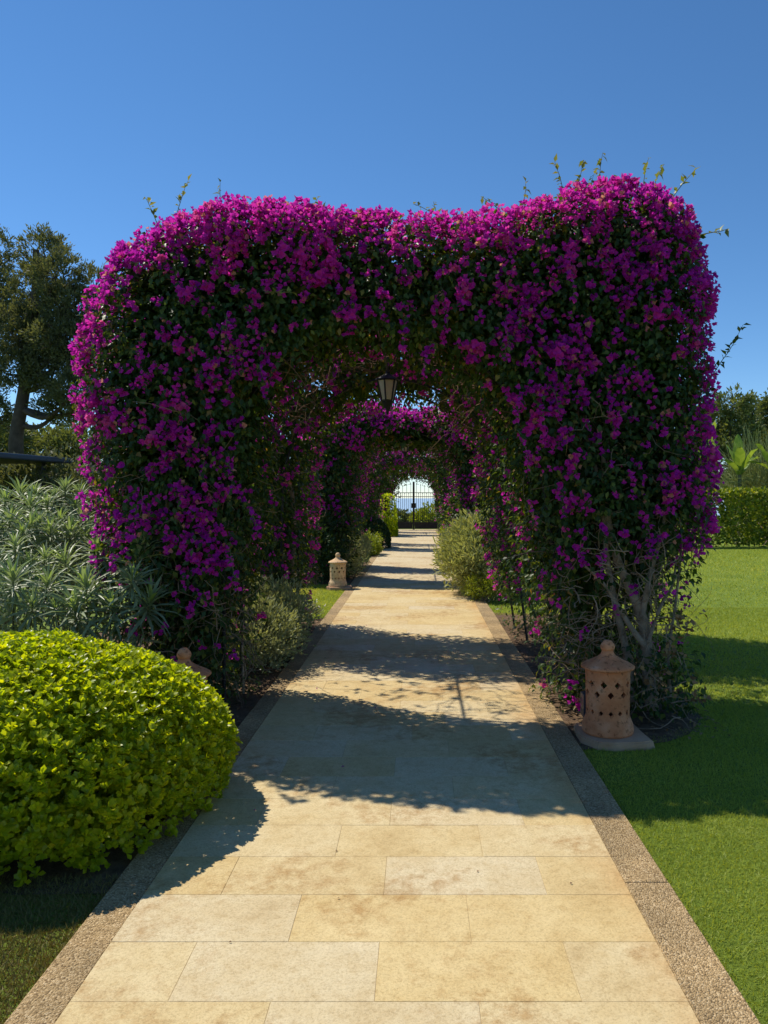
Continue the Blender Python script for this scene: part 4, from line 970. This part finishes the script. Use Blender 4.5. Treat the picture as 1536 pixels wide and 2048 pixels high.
for i, (x, d, blobs, lab, mm) in enumerate(((110, 33, [(110, 895, 75, 45), (180, 900, 70, 45), (40, 905, 60, 40), (140, 945, 90, 35), (60, 955, 80, 30)], 'olive-toned low pine seen under the forked pine crown', 'far_leaf'),
        (260, 38, [(240, 880, 90, 70), (320, 900, 90, 70), (280, 950, 120, 40), (400, 930, 110, 60), (480, 950, 90, 50)], 'dense low tree behind the flank of the big arch', 'pine_leaf'),
        (-40, 30, [(0, 880, 60, 50), (-60, 900, 80, 60), (0, 950, 90, 35)], 'yellow-green low tree behind the shelter roof', 'far_leaf'),
        (620, 45, [(560, 950, 110, 45), (660, 960, 110, 40), (740, 965, 60, 35), (620, 985, 140, 30)], 'dense low tree glimpsed between the first two pergolas', 'pine_leaf'))):
    b = (at(x, 0, d).x, d, 0)
    tree('low_tree', b, [(0, 0, -.1), (.1, 0, 1.0), (0, 0, 2.2)], .15, rel(blobs, d, b), 12000, .14, .28, .4, M[mm], lab, clumps=60, tight=.15)
for i, (x, y, d, lab) in enumerate(((150, 990, 17, 'round dark shrub between the shelter and the big arch'), (300, 995, 19, 'round dark shrub hidden behind the arch flank'), (60, 1000, 18, 'broad dark shrub right behind the echium tops'), (430, 1000, 20, 'dark shrub seen through the foot of the big arch'), (-60, 990, 19, 'dark shrub below the shelter roof'))):
    b = (at(x, 0, d).x, d, 0)
    shrub('dark_shrub', b, [(0, 0, 1.25, 1.4, 1.0, 1.2), (1.1, .2, 1.0, 1.0, .8, 1.0), (-1.1, .1, 1.05, 1.0, .8, 1.0)], 9000, .08, .17, .45, M['far_leaf'] if i % 2 else M['pine_leaf'], lab, clumps=80, tight=.14)
# right side: tall trees, reeds, banana, hedge
for i, (x, d, blobs, lab, mm) in enumerate(((1455, 44, [(1455, 810, 35, 30), (1430, 850, 40, 45), (1470, 870, 40, 50), (1440, 930, 60, 60), (1400, 880, 45, 60)], 'rounded grey-green tree rising behind the banana plants', 'far_leaf'),
        (1505, 50, [(1505, 830, 28, 30), (1500, 880, 45, 45), (1520, 930, 60, 50)], 'pointed olive tree beside the rounded tree behind the banana plants', 'far_leaf'),
        (1560, 46, [(1550, 820, 30, 35), (1555, 880, 45, 55), (1530, 930, 50, 50)], 'tree cut by the frame beyond the reed clump', 'far_leaf'),
        (1300, 46, [(1330, 930, 90, 50), (1230, 950, 90, 45), (1140, 965, 80, 40), (1050, 970, 80, 35)], 'low dense tree glimpsed through the bare trunks of the big arch', 'far_leaf'))):
    b = (at(x, 0, d).x, d, 0)
    tree('broadleaf_tree', b, [(0, 0, -.1), (.2, 0, 1.8), (0, 0, 4.0 if i < 3 else 1.6)], .2, rel(blobs, d, b), 15000, .14, .30, .45, M[mm], lab, clumps=70, tight=.14)

hr = empty('laurel_hedge', (10.5, 23.6, 0)); tag(hr, 'clipped glossy laurel hedge at the far side of the sunny lawn', 'hedge')
n = 17000
P = np.stack([rng.uniform(-5.5, 5.5, n), rng.uniform(-.55, .55, n), rng.uniform(0.02, 1.66, n)], -1)
face = rng.random(n); P[:, 1] = np.where(face < .6, -.55 + rng.uniform(-.06, .12, n), P[:, 1]); P[:, 2] = np.where(face > .75, 1.62 + rng.uniform(-.10, .10, n), P[:, 2])
P[:, 1] += .10 * Noise(3, 5)(P); Nn = np.where((face > .75)[:, None], np.array([0, 0, 1.0]), np.array([0, -1.0, .2]))
D = norm(Nn * .7 + rdir(n) * .9 + np.array([0, 0, .3])); V, F = cards(DIAM, P, D, norm(Nn + rdir(n) * .6 + np.array([0, 0, .5])), rng.uniform(.09, .16, n), .075)
o = link('foliage', mesh_np('foliage', V, F, rnd_faces(n, DIAM)), hr, M['laurel_leaf']); o['kind'] = 'stuff'
ns = 70; S = np.stack([np.linspace(-5.3, 5.3, ns), rng.normal(size=ns) * .1, np.full(ns, -.01)], -1); Pw = walk(S, np.array([[0, 0, 1.0]]) + rng.normal(size=(ns, 3)) * .2, 6, np.full(ns, .26), .2)
V, F = tubes(Pw, np.linspace(1, .4, 6)[None] * np.full((ns, 1), .015), 4); o = link('stems', mesh_np('stems', V, F), hr, M['bark']); o['kind'] = 'stuff'

# reed-like arching clump
rd = empty('reed_clump', (11.9, 26.5, 0)); tag(rd, 'large feathery clump of arching reeds behind the laurel hedge', 'plant')
n = 900; az = rng.uniform(0, 6.28, n); lean = rng.uniform(.1, 1.0, n); S = np.stack([rng.normal(size=n) * .5, rng.normal(size=n) * .4, np.zeros(n)], -1)
t = np.linspace(0, 1, 8); ln = rng.uniform(2.6, 4.2, n)
out = np.stack([np.cos(az), np.sin(az), az * 0], -1)
Pp = S[:, None] + out[:, None] * (lean * ln)[:, None, None] * (t ** 1.6)[None, :, None] * .75 + np.array([0, 0, 1.0]) * ln[:, None, None] * (t * 1.05 - .55 * lean[:, None] * t[None] ** 2.4)[..., None]
V, F = tubes(Pp, np.linspace(1, .25, 8)[None] * rng.uniform(.016, .032, (n, 1)), 3)
o = link('blades', mesh_np('blades', V, F, rng.random(len(F))), rd, M['reed_leaf']); o['kind'] = 'stuff'

def banana(base, leaves, label):
    root = empty('banana_plant', base); root.scale = (0.95, 0.95, 1.5); tag(root, label, 'plant', 'banana plants behind the laurel hedge')
    tube_obj('stem', [(0, 0, -.05), (.03, 0, .9), (0, 0, 1.5)], .10, .06, M['stem'], root, 8, 8)
    for az, el, ln, w in leaves:
        K = 9; t = np.linspace(0, 1, K); ca, sa = math.cos(az), math.sin(az)
        out = np.stack([ca * np.ones(K), sa * np.ones(K), np.zeros(K)], -1)
        hor = ln * t * math.cos(el); ver = ln * (t * math.sin(el) - .40 * math.cos(el) * t ** 2.2)
        mid = np.array([0, 0, 1.45]) + out * hor[:, None] + np.array([0, 0, 1.0]) * ver[:, None]
        sd = np.array([-sa, ca, 0]); wd = w * np.sin(np.clip((t * .93 + .07), 0, 1) * math.pi) ** .6
        e1 = mid + sd * wd[:, None] + np.array([0, 0, .28]) * wd[:, None] + rng.normal(size=(K, 3)) * .012; e2 = mid - sd * wd[:, None] + np.array([0, 0, .28]) * wd[:, None] + rng.normal(size=(K, 3)) * .012
        V = np.concatenate([e1, mid, e2]); F = []
        for i in range(K - 1):
            F.append((i, i + 1, K + i + 1, K + i)); F.append((K + i, K + i + 1, 2 * K + i + 1, 2 * K + i))
        link('leaf', mesh_np('leaf', V, np.array(F), rng.random(len(F)), True), root, M['banana_leaf'])
    return root
banana((10.55, 25.3, 0), [(-1.9, 1.0, 1.0, .17), (-.9, .9, 1.1, .18), (2.4, 1.1, 1.0, .17), (.4, .7, 1.2, .18), (-2.8, .7, 1.0, .16), (1.4, 1.3, 1.1, .17)], 'banana plant with upright bright leaves over the laurel hedge')
banana((9.55, 25.6, 0), [(-1.2, 1.25, 1.5, .17), (-2.4, 1.0, 1.2, .17), (.6, 1.1, 1.1, .17), (2.6, .8, 1.0, .16)], 'banana plant with one tall yellow leaf against the bougainvillea flank')
banana((11.6, 25.0, 0), [(-2.2, .5, 1.1, .18), (-1.2, .6, 1.1, .18), (3.0, .6, 1.2, .18), (.3, 1.0, 1.2, .16), (-2.9, .9, 1.3, .17)], 'banana plant with broad drooping leaves in front of the reeds')

# ------------------------------------------------------------------ grass blades
lawn_n = Noise(1.3, 77); lawn_n2 = Noise(6.0, 78)
def grass_patch(n, x0, x1, y0, y1, h, w, m=M['grass'], reject=None):
    P = np.stack([rng.uniform(x0, x1, n), rng.uniform(y0, y1, n), np.full(n, -.012)], -1)
    if reject is not None: P = P[~reject(P)]
    k = len(P); D = norm(rdir(k) * .95 + np.array([0, 0, 1.0])); V, F = cards(BLADE, P, D, rdir(k), h * rng.uniform(.6, 1.3, k) * (1 + .25 * lawn_n(P)), w)
    return V, F, rnd_faces(k, BLADE, np.clip(rng.random(k) * .62 + .16 + .20 * lawn_n(P) + .12 * lawn_n2(P), 0, 1))
def rej(P):
    y = P[:, 1]; inb = (P[:, 0] < 1.93 + .04 * (y - 5) + .05 * np.sin(y * 17) - .12 * rng.random(len(P)) ** 2) & (y > 4.60 + np.maximum(P[:, 0] - 1.3, 0) * .62 + .03 * np.sin(P[:, 0] * 23) + .16 * rng.random(len(P)) ** 2) & (y < 9.8)
    soft = rng.random(len(P)) < .45 * ((P[:, 0] < 1.25) & (y > 4.1) & (y < 4.9))
    return inb | soft
gs = [grass_patch(165000,   .955, 3.6, 2.1, 5.6, .022, .0034, reject=rej), grass_patch(100000, .960, 6.0, 5.6, 10.5, .03, .007, reject=rej), grass_patch(70000, .975, 11.5, 10.5, 23.0, .035, .014),
      grass_patch(30000, -2.9, -1.176, 9.6, 13.2, .03, .007), grass_patch(12000, 5.9, 8.5, 5.6, 10.5, .03, .007)]
V, F, A = join(gs); o = link('grass_blades', mesh_np('grass_blades', V, F, A), None, M['grass']); tag(o, 'short green grass blades of the lawn', 'grass', kind='stuff')
V, F, A = join([grass_patch(36000, -2.4, -1.178, 1.9, 3.05, .022, .004)])
o = link('dry_grass_blades', mesh_np('dry_grass_blades', V, F, A), None, M['dry_grass']); tag(o, 'half dry grass below the clipped mound', 'grass', kind='stuff')

# litter of dead leaves on the soil beds
n = 1300; P = np.concatenate([np.stack([rng.uniform(.98, 2.0, n), rng.uniform(4.75, 9.5, n), rng.uniform(0, .012, n)], -1), np.stack([rng.uniform(-2.2, -1.18, n), rng.uniform(4.4, 9.5, n), rng.uniform(0, .012, n)], -1)])
V, F = cards(LEAF, P, rdir(2 * n) * np.array([1, 1, .2]), rdir(2 * n) * .3 + np.array([0, 0, 1.0]), rng.uniform(.02, .045, 2 * n), .022)
o = link('leaf_litter', mesh_np('leaf_litter', V, F, rnd_faces(2 * n, LEAF)), None, M['dry_leaf']); tag(o, 'brown leaf litter on the soil beds', 'leaf litter', kind='stuff')
# fallen petals and leaves on the path, each its own
fm = []
for q in range(3):
    V, F = cards(LEAF, np.array([[0, 0, .004]]), np.array([[1.0, 0, 0]]), np.array([[0, .2, 1.0]]), .028, .02); me = mesh_np('fallen_leaf', V, F, np.full(len(F), q / 2)); me.materials.append(M['fallen']); fm.append(me)
for i in range(34):
    o = link('fallen_leaf', fm[random.choice((0, 0, 1, 1, 2))]); yy = 2.4 + 7.5 * random.random() ** .8
    o.location = (random.uniform(-.95, .9), yy, .0145); o.rotation_euler = (0, 0, random.uniform(0, 6.28)); s = random.uniform(.35, .8); o.scale = (s, s, s)
    tag(o, 'small fallen leaf or petal lying on the path slabs', 'fallen leaf', 'fallen leaves on the path')
# bamboo stakes at the left column
for i, (x, y0_, y1_, d) in enumerate(((487, 1395, 1290, 5.9), (436, 1250, 1050, 5.6))):
    a, b = at(x, y0_, d), at(x - 3, y1_, d)
    if i == 0: a.z = -.02
    o = tube_obj('stake', [a, (a + b) / 2, b], .010, .010, M['stake'], P1, 4, 6)
